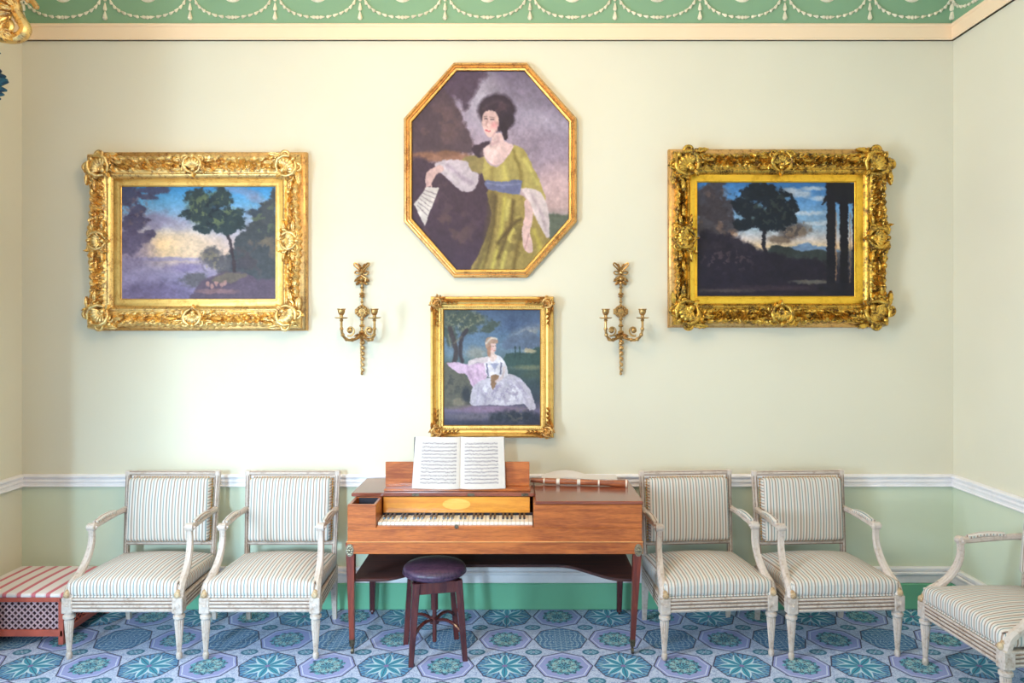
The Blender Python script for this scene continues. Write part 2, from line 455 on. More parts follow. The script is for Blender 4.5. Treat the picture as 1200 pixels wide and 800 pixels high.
# frieze with stucco swags
def husk(g, p, d, L, r):                                     # a bell flower
    p = Vector(p); d = Vector(d).normalized()
    g.tube([p, p+d*L*.35, p+d*L*.8, p+d*L], [r*.25, r*.6, r, r*.55], 6)
def frieze(name, Mx, n, pitch, z0=ZT):
    g = G(); g.M = Mx; g.box(-.02, n*pitch+.02, -.012, .02, z0, ZC, 0); fr = struct(name, g, M['frieze'])
    for i in range(n+1):
        g = G(); g.M = Mx; x = i*pitch
        if 0 <= i <= n:
            xx = min(max(x, .014), n*pitch-.014)
            husk(g, (xx, -.02, z0+.20), (0, 0, -1), .06, .012); husk(g, (xx, -.02, z0+.13), (0, 0, -1), .05, .013)
            husk(g, (xx, -.02, z0+.075), (0, 0, -1), .052, .016); g.ball((xx, -.02, z0+.215), .02, sy=.5)
            g.build('tassel', M['stucco'], fr)
        if i < n:
            g = G(); g.M = Mx; m = 17
            for k in range(m):
                t = (k+.5)/m; a = PI*t
                q = (x+pitch*(.5-.46*math.cos(a)), -.02, z0+.205-.165*math.sin(a)**.85)
                dx = .46*math.sin(a); dz = -.36*math.cos(a)
                sgn = 1 if t < .5 else -1
                husk(g, q, (dx*sgn, 0, dz*sgn), .034, .011)
            g.ball((x+pitch*.5, -.02, z0+.038), .012, sy=.6)
            g.build('garland', M['stucco'], fr)
            g = G(); g.M = Mx; c = (x+pitch*.5, z0+.20)
            g.lathe([(.066, 0), (.066, .01), (.056, .018), (.05, .008), (.02, .01), (.016, .02), (.001, .022)], (c[0], -.010, c[1]), 24, axis='y')
            for k in range(10):
                a = 2*PI*k/10; g.ball((c[0]+.034*math.cos(a), -.024, c[1]+.034*math.sin(a)), .011, sy=.5)
            g.build('medallion', M['stucco'], fr)
nb = 11; pb = (XR-XL)/nb
frieze('trim_10', Matrix.Translation((XL, 0, 0)), nb, pb)
frieze('trim_11', Matrix.Translation((XR, 0, 0)) @ Matrix.Rotation(-PI/2, 4, 'Z'), 3, pb)
frieze('trim_12', Matrix.Translation((XL, -3*pb, 0)) @ Matrix.Rotation(PI/2, 4, 'Z'), 3, pb)

# ------------------------------------------------------------------ armchairs
def fluted(x, y, z0, z1, r0, r1):
    g = G(); h = z1-z0
    g.lathe([(r0*.85, z0), (r0*1.25, z0+.01), (r0*1.25, z0+.03), (r0*.9, z0+.038), (r0*1.0, z0+.05, 1), (r1*.98, z1-.045, 1), (r1*.8, z1-.038), (r1*1.22, z1-.03), (r1*1.22, z1-.016), (r1*.9, z1-.01), (r1*.9, z1)],
            (x, y, 0), 32, flute=16, fl=.22)
    return g
def make_chair():
    root = thing('armchair', (0, 0, 0))
    P, Gd = M['chair_paint'], M['chair_gold']
    fx, rx_ = .295, .262; yf, yr = -.26, .26
    for sx in (-1, 1):
        g = fluted(sx*fx, yf, 0, .252, .0125, .025)
        g.box(sx*fx-.028, sx*fx+.028, yf-.028, yf+.028, .25, .336, .004)
        g.lathe([(.014, 0), (.014, .004), (.006, .005), (.004, .007)], (sx*fx, yf-.028, .293), 14, axis='y')
        g.build('leg', P, root)
    for sx in (-1, 1):
        g = G(); g.taper(sx*rx_, yr, .0, .335, .012, .022, 0, .035)
        g.build('leg', P, root)
    g = G()                                                  # grooved seat rails
    def rail(a, b, th=.02):
        a = Vector(a); b = Vector(b); L = (b-a).length; ang = math.atan2(b.y-a.y, b.x-a.x)
        g.M = Matrix.Translation(a) @ Matrix.Rotation(ang, 4, 'Z')
        g.box(0, L, -th, th, .256, .330, .004)
        for z in (.262, .282, .302): g.box(0, L, -th-.005, th+.005, z, z+.012, .004)
        g.box(0, L, -th-.003, th+.003, .32, .331, .003)
        g.M = None
    rail((-fx, yf, 0), (fx, yf, 0)); rail((fx, yf, 0), (rx_, yr, 0)); rail((rx_, yr, 0), (-rx_, yr, 0)); rail((-rx_, yr, 0), (-fx, yf, 0))
    sr = g.build('seat_rail', P, root)
    g = G()
    for z in (.2785, .2985, .3165): g.box(-fx+.03, fx-.03, yf-.0235, yf-.018, z-.002, z+.002, .0005)
    for sx in (-1, 1):
        for z in (.2785, .2985, .3165): g.tube([(sx*(fx+.0215), yf+.03, z), (sx*(rx_+.0215), yr-.02, z)], .002, 4)
    gl = g.build('groove_line', M['groove'], sr); gl['kind'] = 'stuff'
    def wseat(a, b, c, q):
        k = 1-.055*(b*.5+.5)
        z = q.z + (.044*(1-a*a)*(1-b*b*.85) if c > .2 else 0) - (.006*abs(a)**4 if c > .2 else 0)
        bul = 1+.012*(1-c*c)
        return (q.x*k*bul, q.y*bul, z)
    g = G().rbox((0, -.012, .377), (.60, .53, .088), .026, 10, wseat)
    cu = g.build('seat_cushion', M['stripe_seat'], root, sharp=60)
    g = G()                                                  # piping round the two edges
    for z, s_ in ((.338, 1.0), (.405, .985)):
        ring = [(-.296*s_, -.275*s_), (.296*s_, -.275*s_), (.276*s_, .25), (-.276*s_, .25), (-.296*s_, -.275*s_)]
        g.tube([(x, y, z) for x, y in ring], .0045, 6)
    g.build('piping', M['stripe_seat'], cu)
    # back: frame, leaning
    lean = lambda z: .262+.055*max(0, z-.33)/.56
    g = G()
    for sx in (-1, 1):
        pts = [(sx*(.262+.012*t), lean(.30+.597*t), .30+.597*t) for t in (0, .25, .5, .75, 1)]
        g.tube(pts, .019, 4, up=(0, 1, 0)); g.tube([(p[0], p[1]-.014, p[2]) for p in pts], .006, 6)
    for z, hh in ((.472, .013), (.886, .013)):
        y = lean(z); g.box(-.272, .272, y-.015, y+.013, z-hh, z+hh, .004)
        g.tube([(-.26, y-.015, z), (.26, y-.015, z)], .005, 6)
    for sx in (-1, 1): g.box(sx*.274-.016, sx*.274+.016, lean(.886)-.018, lean(.886)+.014, .868, .902, .005)
    bf = g.build('backrest_frame', P, root)
    g = G()
    for sx in (-1, 1):
        for q in (-.009, .009): g.tube([(sx*(.262+.012*t)+q, lean(.30+.597*t)-.0145, .30+.597*t) for t in (.02, .5, .96)], .0018, 4)
    for z in (.463, .481, .877, .895): g.box(-.262, .262, lean(z)-.0165, lean(z)-.012, z-.0016, z+.0016, .0004)
    gl = g.build('groove_line', M['groove'], bf); gl['kind'] = 'stuff'
    Mb = Matrix.Translation((0, lean(.676)-.028, .676)) @ Matrix.Rotation(math.atan2(-.055, .56), 4, 'X')
    def wback(a, b, c, q):
        y = q.y-(.022*(1-a*a)*(1-c*c) if b < -.2 else 0)
        return tuple(Mb.to_3x3() @ Vector((q.x, y, q.z)))
    g = G().rbox(tuple(Mb.translation), (.496, .080, .376), .024, 10, wback)
    bp = g.build('backrest_pad', M['stripe_back'], root, sharp=60)
    g = G(); g.M = Mb                                        # gilt nailed braid round the pad
    for sx in (-1, 1):
        for k in range(24): g.ball((sx*.250, .004, -.178+k*.0155), .0062, 6, 4)
    for sz in (-1, 1):
        for k in range(30): g.ball((-.226+k*.0156, .004, sz*.190), .0055, 6, 4)
    nl = g.build('nail_trim', M['gold_dull'], bp); nl['kind'] = 'stuff'
    for sx in (-1, 1):
        g = G()
        a = [(sx*.270, .275, .672), (sx*.276, .20, .672), (sx*.280, .05, .662), (sx*.278, -.03, .658), (sx*.275, -.075, .664)]
        g.tube(bez(a, 20), [.018]*2+[.014]*16+[.017]*3 if False else [.0155+.004*abs(math.cos(PI*i/(len(bez(a, 20))-1)))**6 for i in range(len(bez(a, 20)))], 8)
        for q in (-1, 1): g.tube(bez([(x+q*.012, y, z+.008) for x, y, z in a], 16), .004, 5)
        # scrolled end
        g.lathe([(.001, -.024), (.012, -.023), (.021, -.02), (.021, .02), (.012, .023), (.001, .024)], (sx*.275, -.082, .660), 14, axis='x')
        g.ball((sx*.275-.026, -.082, .660), .008); g.ball((sx*.275+.026, -.082, .660), .008)
        arm = g.build('arm', P, root)
        s = [(sx*.275, -.082, .650), (sx*.275, -.076, .600), (sx*.278, -.088, .540), (sx*.284, -.126, .474), (sx*.291, -.186, .420), (sx*.295, -.240, .384), (sx*.295, -.262, .332)]
        pp = bez(s, 24); n = len(pp)
        g = G(); g.tube(pp, [.0155+.014*(i/(n-1))**1.6 for i in range(n)], 8, up=(1, 0, 0))
        for q in (-1, 1): g.tube([p+Vector((q*.011, -.012-.006*i/(n-1), .004)) for i, p in enumerate(pp)], [.0035+.002*i/(n-1) for i in range(n)], 5)
        su = g.build('arm_support', P, arm)
        g = G()                                              # carved leaf on the foot of the support
        for k in range(5):
            t = k/4; g.ball((sx*.295, -.286+.055*t, .350+.048*t), .016-.006*t, 8, 6, 1.1, .8, 1.1)
        g.build('carved_leaf', Gd, arm)
        g = G()
        g.tube(bez([(sx*.277, .16, .683), (sx*.280, .10, .688), (sx*.280, .03, .686), (sx*.279, -.0, .680), (sx*.278, -.04, .674)], 16), [.008, .015]+[.018]*13+[.014, .008] if False else .017, 8, flat=.8)
        g.build('arm_pad', M['stripe_seat'], arm)
    return root
def children(o): return [c for c in bpy.data.objects if c.parent == o]
def copy_tree(o, parent=None):
    c = o.copy(); COL.objects.link(c); c.parent = parent
    for ch in children(o): copy_tree(ch, c)
    return c
proto = make_chair()
spots = [(-2.118, -.46, 0, 'striped armchair beside the low red-striped lattice box in the left corner'),
         (-1.385, -.46, 0, 'striped armchair standing directly left of the wooden square piano'),
         (1.050, -.45, math.radians(5), 'striped armchair directly right of the piano, under the right sconce'),
         (1.735, -.45, math.radians(4), 'striped armchair facing forward under the dark landscape with columns'),
         (2.422, -1.07, math.radians(-86), 'striped armchair turned sideways against the right wall, cut by the frame')]
for i, (x, y, a, lab) in enumerate(spots):
    o = proto if i == 0 else None
    if i: 
        o = copy_tree(proto)
    o.location = (x, y, 0); o.rotation_euler = (0, 0, a)
    tag(o, lab, 'armchair', 'striped armchairs along the wall')

# ------------------------------------------------------------------ square piano
def piano():
    X0, X1, Y0, Y1 = -.927, .667, -.69, -.085; ZB_, ZTp = .553, .82
    r = thing('square_piano', ((X0+X1)/2, (Y0+Y1)/2, 0), 0, 'mahogany square piano with open keyboard on tapered legs with castors', 'piano')
    K = dict(parent=r, world=True)
    WX0, WX1 = -.772, .080
    m, rd = M['mahogany'], M['mahogany_red']
    g = G()
    g.box(X0, X1, Y0, Y0+.022, ZB_+.064, .694)                       # front below the keys
    g.box(WX1+.004, X1, Y0, Y0+.022, .6935, ZTp)                        # right front
    g.box(X0, WX0, Y0, Y0+.018, .6935, ZTp)                             # front of tool box
    g.box(WX0-.018, WX0-.0005, Y0+.012, -.49, .67, ZTp-.0005); g.box(WX1, WX1+.02, Y0+.0015, -.49, .67, ZTp-.0005)
    g.box(X0+.0007, X0+.018, Y0+.012, Y1, ZB_+.0645, ZTp-.0005); g.box(X1-.018, X1-.0007, Y0+.012, Y1, ZB_+.0645, ZTp-.0005)
    g.box(X0, X1, Y1-.018, Y1, ZB_, ZTp); g.box(X0+.01, X1-.01, Y0+.01, Y1-.01, ZB_+.02, ZB_+.05)
    g.box(X0+.01, WX0-.004, -.505, -.487, .69, ZTp)
    g.build('case', m, **K)
    g = G(); g.box(X0-.004, X1+.004, Y0-.004, Y0+.03, ZB_, ZB_+.066); g.box(X0-.004, X0+.02, Y0, Y1, ZB_, ZB_+.066); g.box(X1-.02, X1+.004, Y0, Y1, ZB_, ZB_+.066)
    g.build('stand_rail', m, **K)
    g = G(); g.box(X0-.006, X1+.006, Y0-.007, Y0+.01, .6165, .6225, .002); g.box(X0-.006, X0+.01, Y0, Y1, .6165, .6225, .002); g.box(X1-.01, X1+.006, Y0, Y1, .6165, .6225, .002)
    g.build('stringing', M['string'], **K)
    g = G(); g.box(X0+.02, WX0-.02, Y0+.02, -.506, .70, .705, 0); g.box(X0+.025, WX0-.025, -.512, -.506, .70, ZTp-.004, 0)
    g.build('tool_box_lining', M['dark_in'], label='dark open tool compartment', **K)
    g = G().box(WX0, WX1, Y0+.012, -.50, .668, .690); g.build('key_bed', m, **K)
    g = G().box(WX0+.002, WX1-.002, Y0+.002, Y0+.03, .692, .703); g.build('key_slip', m, **K)
    nbd = G().box(WX0+.006, WX1-.018, -.500, -.488, .728, .818, .001).build('name_board', M['satin'], label='orange satinwood name board', **K)
    nbd.location = (0, 0, 0)
    g = G(); ex, ez = PX(535, 590.5, 4.25)
    vs = [(ex+.079*math.cos(2*PI*k/40), ez+.030*math.sin(2*PI*k/40)) for k in range(40)]
    g.prism([(a-r.location.x, b) for a, b in vs], -.5025-r.location.y, -.498-r.location.y); g.build('oval_inlay', M['inlay'], nbd)
    G().box(WX0+.002, WX1, -.505, -.488, .70, .730, .001).build('key_back_rail', M['dark_in'], **K)
    # keys: 36 naturals, 25 sharps
    kw = (WX1-WX0-.006)/36; base = None; sbase = None
    pat = [1, 1, 1, 0, 1, 1, 0]                                       # F G A | B C D | E : sharps after F, G, A, C, D
    for k in range(36):
        x = WX0+.003+k*kw
        if base is None:
            g = G(); g.box(0, kw-.0016, Y0+.034, -.505, .700, .717, .0015)
            g.v = [(a, b-r.location.y, c) for a, b, c in g.v]; base = g.mesh('white_key', M['ivory'])
        o = bpy.data.objects.new('white_key', base); COL.objects.link(o); o.parent = r; o.location = (x-r.location.x, 0, 0)
        if k < 35 and pat[k % 7]:
            if sbase is None:
                g = G(); g.prism([(-.595, .716), (-.592, .727), (-.506, .731), (-.506, .716)], -.0055, .0055, 'yz')
                g.v = [(a, b-r.location.y, c) for a, b, c in g.v]; sbase = g.mesh('black_key', M['ebony'])
            o = bpy.data.objects.new('black_key', sbase); COL.objects.link(o); o.parent = r; o.location = (x+kw-r.location.x, 0, 0)
    # lid in two lengths
    g = G().box(X0-.02, WX1+.008, -.505, Y1-.005, ZTp+.001, ZTp+.022, .004); g.build('lid', rd, **K)
    g = G().box(WX1+.010, X1+.006, Y0-.006, Y1-.005, ZTp+.001, ZTp+.020, .004); g.build('lid_flap', rd, **K)
    for px in (487, 552, 615):
        x, _ = PX(px, 578, 4.245); G().box(x-.02, x+.02, -.5075, -.50, ZTp+.004, ZTp+.020, .001).build('hinge', M['brass_dark'], **K)
    z1 = ZTp+.0225
    G().box(-.771, .066, -.46, -.375, z1, z1+.012, .002).build('desk_base', m, **K)
    g = G(); g.box(-.776, .062, -.382, -.370, z1+.012, .996, .003)
    g.box(-.774, .060, -.386, -.366, z1+.012, z1+.022, .002)
    g.build('music_desk', m, **K)
    lp = [(-.70, z1+.012)]+[(-.62+.02*math.cos(PI*(1-t)), z1+.012+.0) for t in (0, 1)]
    pr = []
    for t in np.linspace(0, 1, 25):
        x = -.60+.50*t; pr.append((x, z1+.013+.020*min(1, max(0, math.sin(PI*t))*2.2)))
    G().prism([(-.60, z1+.012)]+pr+[(-.10, z1+.012)], -.455, -.445).build('ledge', m, **K)
    x, z = PX(535, 616.5, 4.06); G().lathe([(.012, 0), (.012, .003), (.004, .004)], (x, Y0+.002, z-.002), 12, axis='y').build('lock', M['brass_dark'], **K)
    # legs
    for x in (X0+.014, X1-.022):
        g = G().taper(x, Y0+.022, .075, .612, .0125, .024, .006 if x < 0 else -.026, .004, .08)
        lg = g.build('leg', M['mahogany_leg'], **K)
        g = G(); ox, oy = r.location.x, r.location.y
        vs = [(x-ox+.021*math.cos(2*PI*k/20), .575+.034*math.sin(2*PI*k/20)) for k in range(20)]
        g.prism(vs, Y0-.009-oy, Y0+.002-oy)
        for k in range(10): g.ball((x-ox+.012*math.cos(2*PI*k/10), Y0-.010-oy, .575+.022*math.sin(2*PI*k/10)), .006, 6, 4)
        g.ball((x-ox, Y0-.010-oy, .575), .009, sy=.7); g.build('oval_mount', M['silvered'], lg)
        fx_ = x+(.006 if x < 0 else -.026)
        g = G().taper(fx_, Y0+.026, .045, .085, .0115, .0145); g.lathe([(.004, .02), (.006, .05)], (fx_, Y0+.026, 0), 8)
        g.lathe([(.008, -.008), (.019, -.006), (.019, .006), (.008, .008)], (fx_, Y0+.034, .019), 12, axis='x')
        g.v = [(a-ox, b-oy, c) for a, b, c in g.v]; g.build('castor', M['brass_dark'], lg)
    for x in (X0+.03, X1-.036):
        g = G().taper(x, Y1-.03, .02, .56, .015, .024, -.01, .02); g.lathe([(.008, -.008), (.019, -.006), (.019, .006), (.008, .008)], (x-.01, Y1-.01, .02), 12, axis='x')
        g.build('leg', M['stool_wood'], **K)
    # kidney-fronted music shelf
    fr = []
    for t in np.linspace(0, 1, 41):
        x = X0+.02+(X1-X0-.04)*t
        def st(v): v = min(1, max(0, v)); return v*v*(3-2*v)
        y = -.655+.245*min(st((t-.10)/.22), st((.95-t)/.22))
        fr.append((x, y))
    g = G().prism(fr+[(X1-.02, Y1-.03), (X0+.02, Y1-.03)], .392, .407, 'xy'); g.build('shelf', M['shelf_wood'], **K)
    return r
piano()

# ------------------------------------------------------------------ painted surfaces (flat pictures and printed pages)
def fbm(nx, ny, s, seed, octv=4, asp=1.0):
    r_ = np.random.default_rng(seed); out = np.zeros((ny, nx)); amp = 1; tot = 0
    for o in range(octv):
        gx = max(2, int(s*2**o)); gy = max(2, int(s*asp*2**o)); gr = r_.random((gy+2, gx+2))
        y = np.linspace(0, gy, ny); x = np.linspace(0, gx, nx)
        yi = y.astype(int); xi = x.astype(int); fy = (y-yi)[:, None]; fx = (x-xi)[None]
        fy = fy*fy*(3-2*fy); fx = fx*fx*(3-2*fx)
        a = gr[yi][:, xi]; b = gr[yi][:, xi+1]; c = gr[yi+1][:, xi]; d = gr[yi+1][:, xi+1]
        out += amp*((a*(1-fx)+b*fx)*(1-fy)+(c*(1-fx)+d*fx)*fy); tot += amp; amp *= .55
    return out/tot
class Paint:
    """a picture laid down stroke by stroke on an n x m grid, in its own picture coordinates"""
    def __init__(s, x0, y0, x1, y1, nx, ny, seed=1):
        s.b = (x0, y0, x1, y1); s.nx, s.ny = nx, ny
        s.X, s.Y = np.meshgrid(np.linspace(x0, x1, nx), np.linspace(y0, y1, ny))
        s.warp = 0; s.tone = 1; s.C = np.zeros((ny, nx, 3)); s.seed = seed; s.u = (x1-x0)
        s.nz = fbm(nx, ny, 14, seed, 5, (y1-y0)/(x1-x0)); s.n2 = fbm(nx, ny, 40, seed+5, 3, (y1-y0)/(x1-x0)); s.n3 = fbm(nx, ny, 6, seed+9, 4, (y1-y0)/(x1-x0))
    def comp(s, a, c):
        c = np.array(c, float); a = np.clip(a, 0, 1)[..., None]; s.C = s.C*(1-a)+c*a
    def vgrad(s, st):
        ys = [q[0] for q in st]
        for k in range(3): s.C[..., k] = np.interp(s.Y, ys, [q[1][k] for q in st])
    def blob(s, cx, cy, rx, ry, c, soft=.3, rough=0, al=1, rot=0):
        ca, sa = math.cos(math.radians(rot)), math.sin(math.radians(rot)); dx, dy = s.X-cx, s.Y-cy
        d = np.sqrt(((dx*ca+dy*sa)/rx)**2+((dy*ca-dx*sa)/ry)**2)+rough*((s.nz-.5)*2.2+(s.n2-.5)*1.2)
        s.comp(al*np.clip((1-d)/soft+.5, 0, 1), c)
    def sdf(s, P):
        P = np.array(P, float); d = np.full(s.X.shape, 1e18); sg = np.ones(s.X.shape); n = len(P)
        for i in range(n):
            a = P[i]; b = P[i-1]; e = b-a; wx, wy = s.X-a[0], s.Y-a[1]
            t = np.clip((wx*e[0]+wy*e[1])/(e@e+1e-12), 0, 1); d = np.minimum(d, (wx-e[0]*t)**2+(wy-e[1]*t)**2)
            c1 = s.Y >= a[1]; c2 = s.Y < b[1]; c3 = e[0]*wy > e[1]*wx
            fl = (c1 & c2 & c3) | (~c1 & ~c2 & ~c3); sg[fl] *= -1
        return sg*np.sqrt(d)
    def poly(s, P, c, soft=4, rough=0, al=1, curve=True):
        if curve and len(P) > 3:
            Q = [tuple(p)+(0,) for p in P]; Q = [Q[-1]]+Q+[Q[0], Q[1]]
            out = bez(Q, 4*(len(Q)-1)); P = [(p[0], p[1]) for p in out[4:-4]]
        d = s.sdf(P)+rough*((s.nz-.5)*2+(s.n2-.5))
        s.comp(al*np.clip(.5-d/soft, 0, 1), c)
    def line(s, P, wd, c, soft=3, al=1, curve=True):
        if curve and len(P) > 2: P = [(p[0], p[1]) for p in bez([tuple(p)+(0,) for p in P], 4*(len(P)-1))]
        d = np.full(s.X.shape, 1e18)
        for i in range(len(P)-1):
            a = np.array(P[i]); e = np.array(P[i+1])-a; wx, wy = s.X-a[0], s.Y-a[1]
            t = np.clip((wx*e[0]+wy*e[1])/(e@e+1e-12), 0, 1); d = np.minimum(d, (wx-e[0]*t)**2+(wy-e[1]*t)**2)
        s.comp(al*np.clip(.5-(np.sqrt(d)-wd/2)/soft, 0, 1), c)
    def dapple(s, cx, cy, rx, ry, c, thr=.55, al=.8, which=2):
        d = np.sqrt(((s.X-cx)/rx)**2+((s.Y-cy)/ry)**2); nz = s.n2 if which == 2 else s.nz
        s.comp(al*np.clip((1-d)*2, 0, 1)*np.clip((nz-thr)/.08, 0, 1), c)
    def mottle(s, k=.12): s.C *= (1+k*((s.nz-.5)*1.6+(s.n2-.5)))[..., None]
    def build(s, name, pos, mat, parent, mask=None):
        """pos(u,v) -> (x,y,z) arrays"""
        U, V = np.meshgrid(np.linspace(0, 1, s.nx), np.linspace(0, 1, s.ny)); P = np.stack(pos(U, V), -1).reshape(-1, 3)
        if s.warp:
            wx = (fbm(s.nx, s.ny, 45, s.seed+70, 3)-.5)*s.warp; wy = (fbm(s.nx, s.ny, 45, s.seed+71, 3)-.5)*s.warp
            jj, ii_ = np.meshgrid(np.arange(s.nx), np.arange(s.ny)); s.C = s.C[np.clip(ii_+wy, 0, s.ny-1).astype(int), np.clip(jj+wx, 0, s.nx-1).astype(int)]
            s.C = s.C*(1+.16*(fbm(s.nx, s.ny, 70, s.seed+72, 2)-.5))[..., None]
            Cp = np.pad(s.C, ((1, 1), (1, 1), (0, 0)), 'edge'); s.C = .5*s.C+.125*(Cp[:-2, 1:-1]+Cp[2:, 1:-1]+Cp[1:-1, :-2]+Cp[1:-1, 2:])
            s.C = s.C*s.tone
        nx, ny = s.nx, s.ny; i = (np.arange(ny-1)[:, None]*nx+np.arange(nx-1)[None]).reshape(-1)
        f = np.stack([i, i+nx, i+nx+1, i+1], 1); c = np.clip(s.C.reshape(-1, 3)/255, 0, 1)
        if mask is not None: f = f[mask(U, V).reshape(-1)[i]]
        c = np.where(c <= .04045, c/12.92, ((c+.055)/1.055)**2.4)
        me = bpy.data.meshes.new(name); me.from_pydata(P.tolist(), [], f.tolist())
        at = me.color_attributes.new('paint', 'FLOAT_COLOR', 'POINT')
        at.data.foreach_set('color', np.concatenate([c, np.ones((len(c), 1))], 1).astype(np.float32).ravel())
        me.materials.append(mat); me.polygons.foreach_set('use_smooth', [True]*len(me.polygons))
        o = bpy.data.objects.new(name, me); COL.objects.link(o); o.parent = parent
        return o
def attr_mat(name, rough, spec=.4, bump=0):
    m = NT(name); a = m.t.nodes.new('ShaderNodeAttribute'); a.attribute_name = 'paint'
    m.t.links.new(a.outputs['Color'], m.b.inputs['Base Color']); m.par(rough, 0, spec)
    if bump: m.bump(m.noise(320, 3, .6), bump, .001)
    return m.m
M['canvas'] = attr_mat('oil_paint', .5, .3, .2); M['page'] = attr_mat('printed_page', .85, .2)

def landscape_left():
    p = Paint(212, 200, 812, 633, 300, 216, 3)
    p.vgrad([(200, (62, 142, 204)), (260, (104, 166, 212)), (330, (160, 178, 208)), (400, (206, 190, 196)), (462, (226, 196, 176)), (476, (184, 168, 184)), (540, (150, 140, 172)), (633, (120, 108, 146))])
    p.blob(400, 425, 130, 55, (250, 210, 150), 1.4, .1, .8); p.blob(345, 335, 60, 34, (150, 140, 172), .8, .4, .8); p.blob(430, 345, 60, 26, (170, 160, 186), .9, .5, .6)
    p.blob(480, 430, 90, 40, (240, 214, 190), 1.3, .3, .6); p.blob(680, 220, 80, 14, (130, 150, 190), .9, .6, .7, 12); p.blob(740, 250, 60, 12, (160, 160, 190), .9, .5, .5, 15)
    p.blob(400, 478, 140, 8, (160, 150, 186), .6, .2, .8); p.blob(460, 510, 70, 16, (130, 116, 160), .8, .4, .7)
    p.blob(240, 520, 90, 150, (164, 152, 190), 1.2, .3, .6)
    for x, y, a, b in ((238, 238, 50, 42), (325, 215, 62, 16), (268, 290, 36, 26), (248, 340, 60, 36), (320, 378, 24, 14), (285, 395, 50, 22), (235, 410, 50, 50), (300, 240, 40, 12)): p.blob(x, y, a, b, (78, 70, 98), .35, .55, .85)
    p.blob(240, 430, 70, 60, (128, 116, 150), 1.2, .4, .7); p.dapple(260, 290, 90, 100, (120, 100, 110), .58, .6)
    p.poly([(812, 222), (792, 218), (780, 250), (752, 268), (740, 300), (712, 292), (722, 330), (690, 372), (655, 395), (640, 440), (618, 470), (600, 520), (640, 560), (812, 580)], (74, 78, 84), 8, 16)
    p.blob(725, 300, 28, 12, (70, 78, 92), .5, .5); p.dapple(730, 440, 110, 120, (140, 120, 96), .52, .6, 1); p.dapple(760, 320, 70, 90, (104, 116, 86), .55, .6, 2); p.dapple(700, 480, 110, 80, (60, 56, 72), .52, .7, 1)
    p.line([(612, 352), (628, 400), (640, 450), (650, 525)], 12, (66, 54, 60), 4); p.line([(628, 400), (606, 360), (580, 340)], 5, (60, 52, 60), 3)
    for x, y, a, b in ((520, 255, 66, 42), (585, 248, 56, 36), (492, 305, 48, 34), (560, 320, 74, 44), (630, 320, 52, 40), (662, 300, 24, 24), (520, 365, 40, 22), (610, 360, 50, 22), (645, 350, 34, 22)): p.blob(x, y, a, b, (52, 66, 70), .25, .6)
    p.dapple(560, 290, 120, 90, (112, 124, 84), .56, .8); p.dapple(540, 300, 100, 80, (28, 38, 48), .56, .7, 1)
    for x, y, a, b in ((565, 480, 44, 46), (500, 560, 50, 30), (600, 500, 40, 34)): p.blob(x, y, a, b, (96, 92, 98), .4, .5, .9)
    p.dapple(560, 490, 60, 60, (140, 130, 104), .55, .6)
    p.poly([(500, 590), (530, 560), (600, 532), (690, 530), (740, 556), (812, 560), (812, 640), (500, 640)], (96, 80, 98), 8, 8); p.poly([(560, 560), (620, 532), (700, 536), (660, 560), (600, 570)], (120, 108, 92), 8, 6, .8)
    for x, y in ((545, 575), (562, 582), (580, 572), (600, 578), (612, 570)): p.blob(x, y, 7, 9, (200, 150, 140), .6, .2, .8)
    p.blob(580, 602, 80, 8, (160, 120, 120), .8, .3, .7); p.blob(330, 600, 130, 30, (112, 98, 134), 1, .5, .6); p.mottle(.16); p.warp = 5; p.tone = .95
    return p
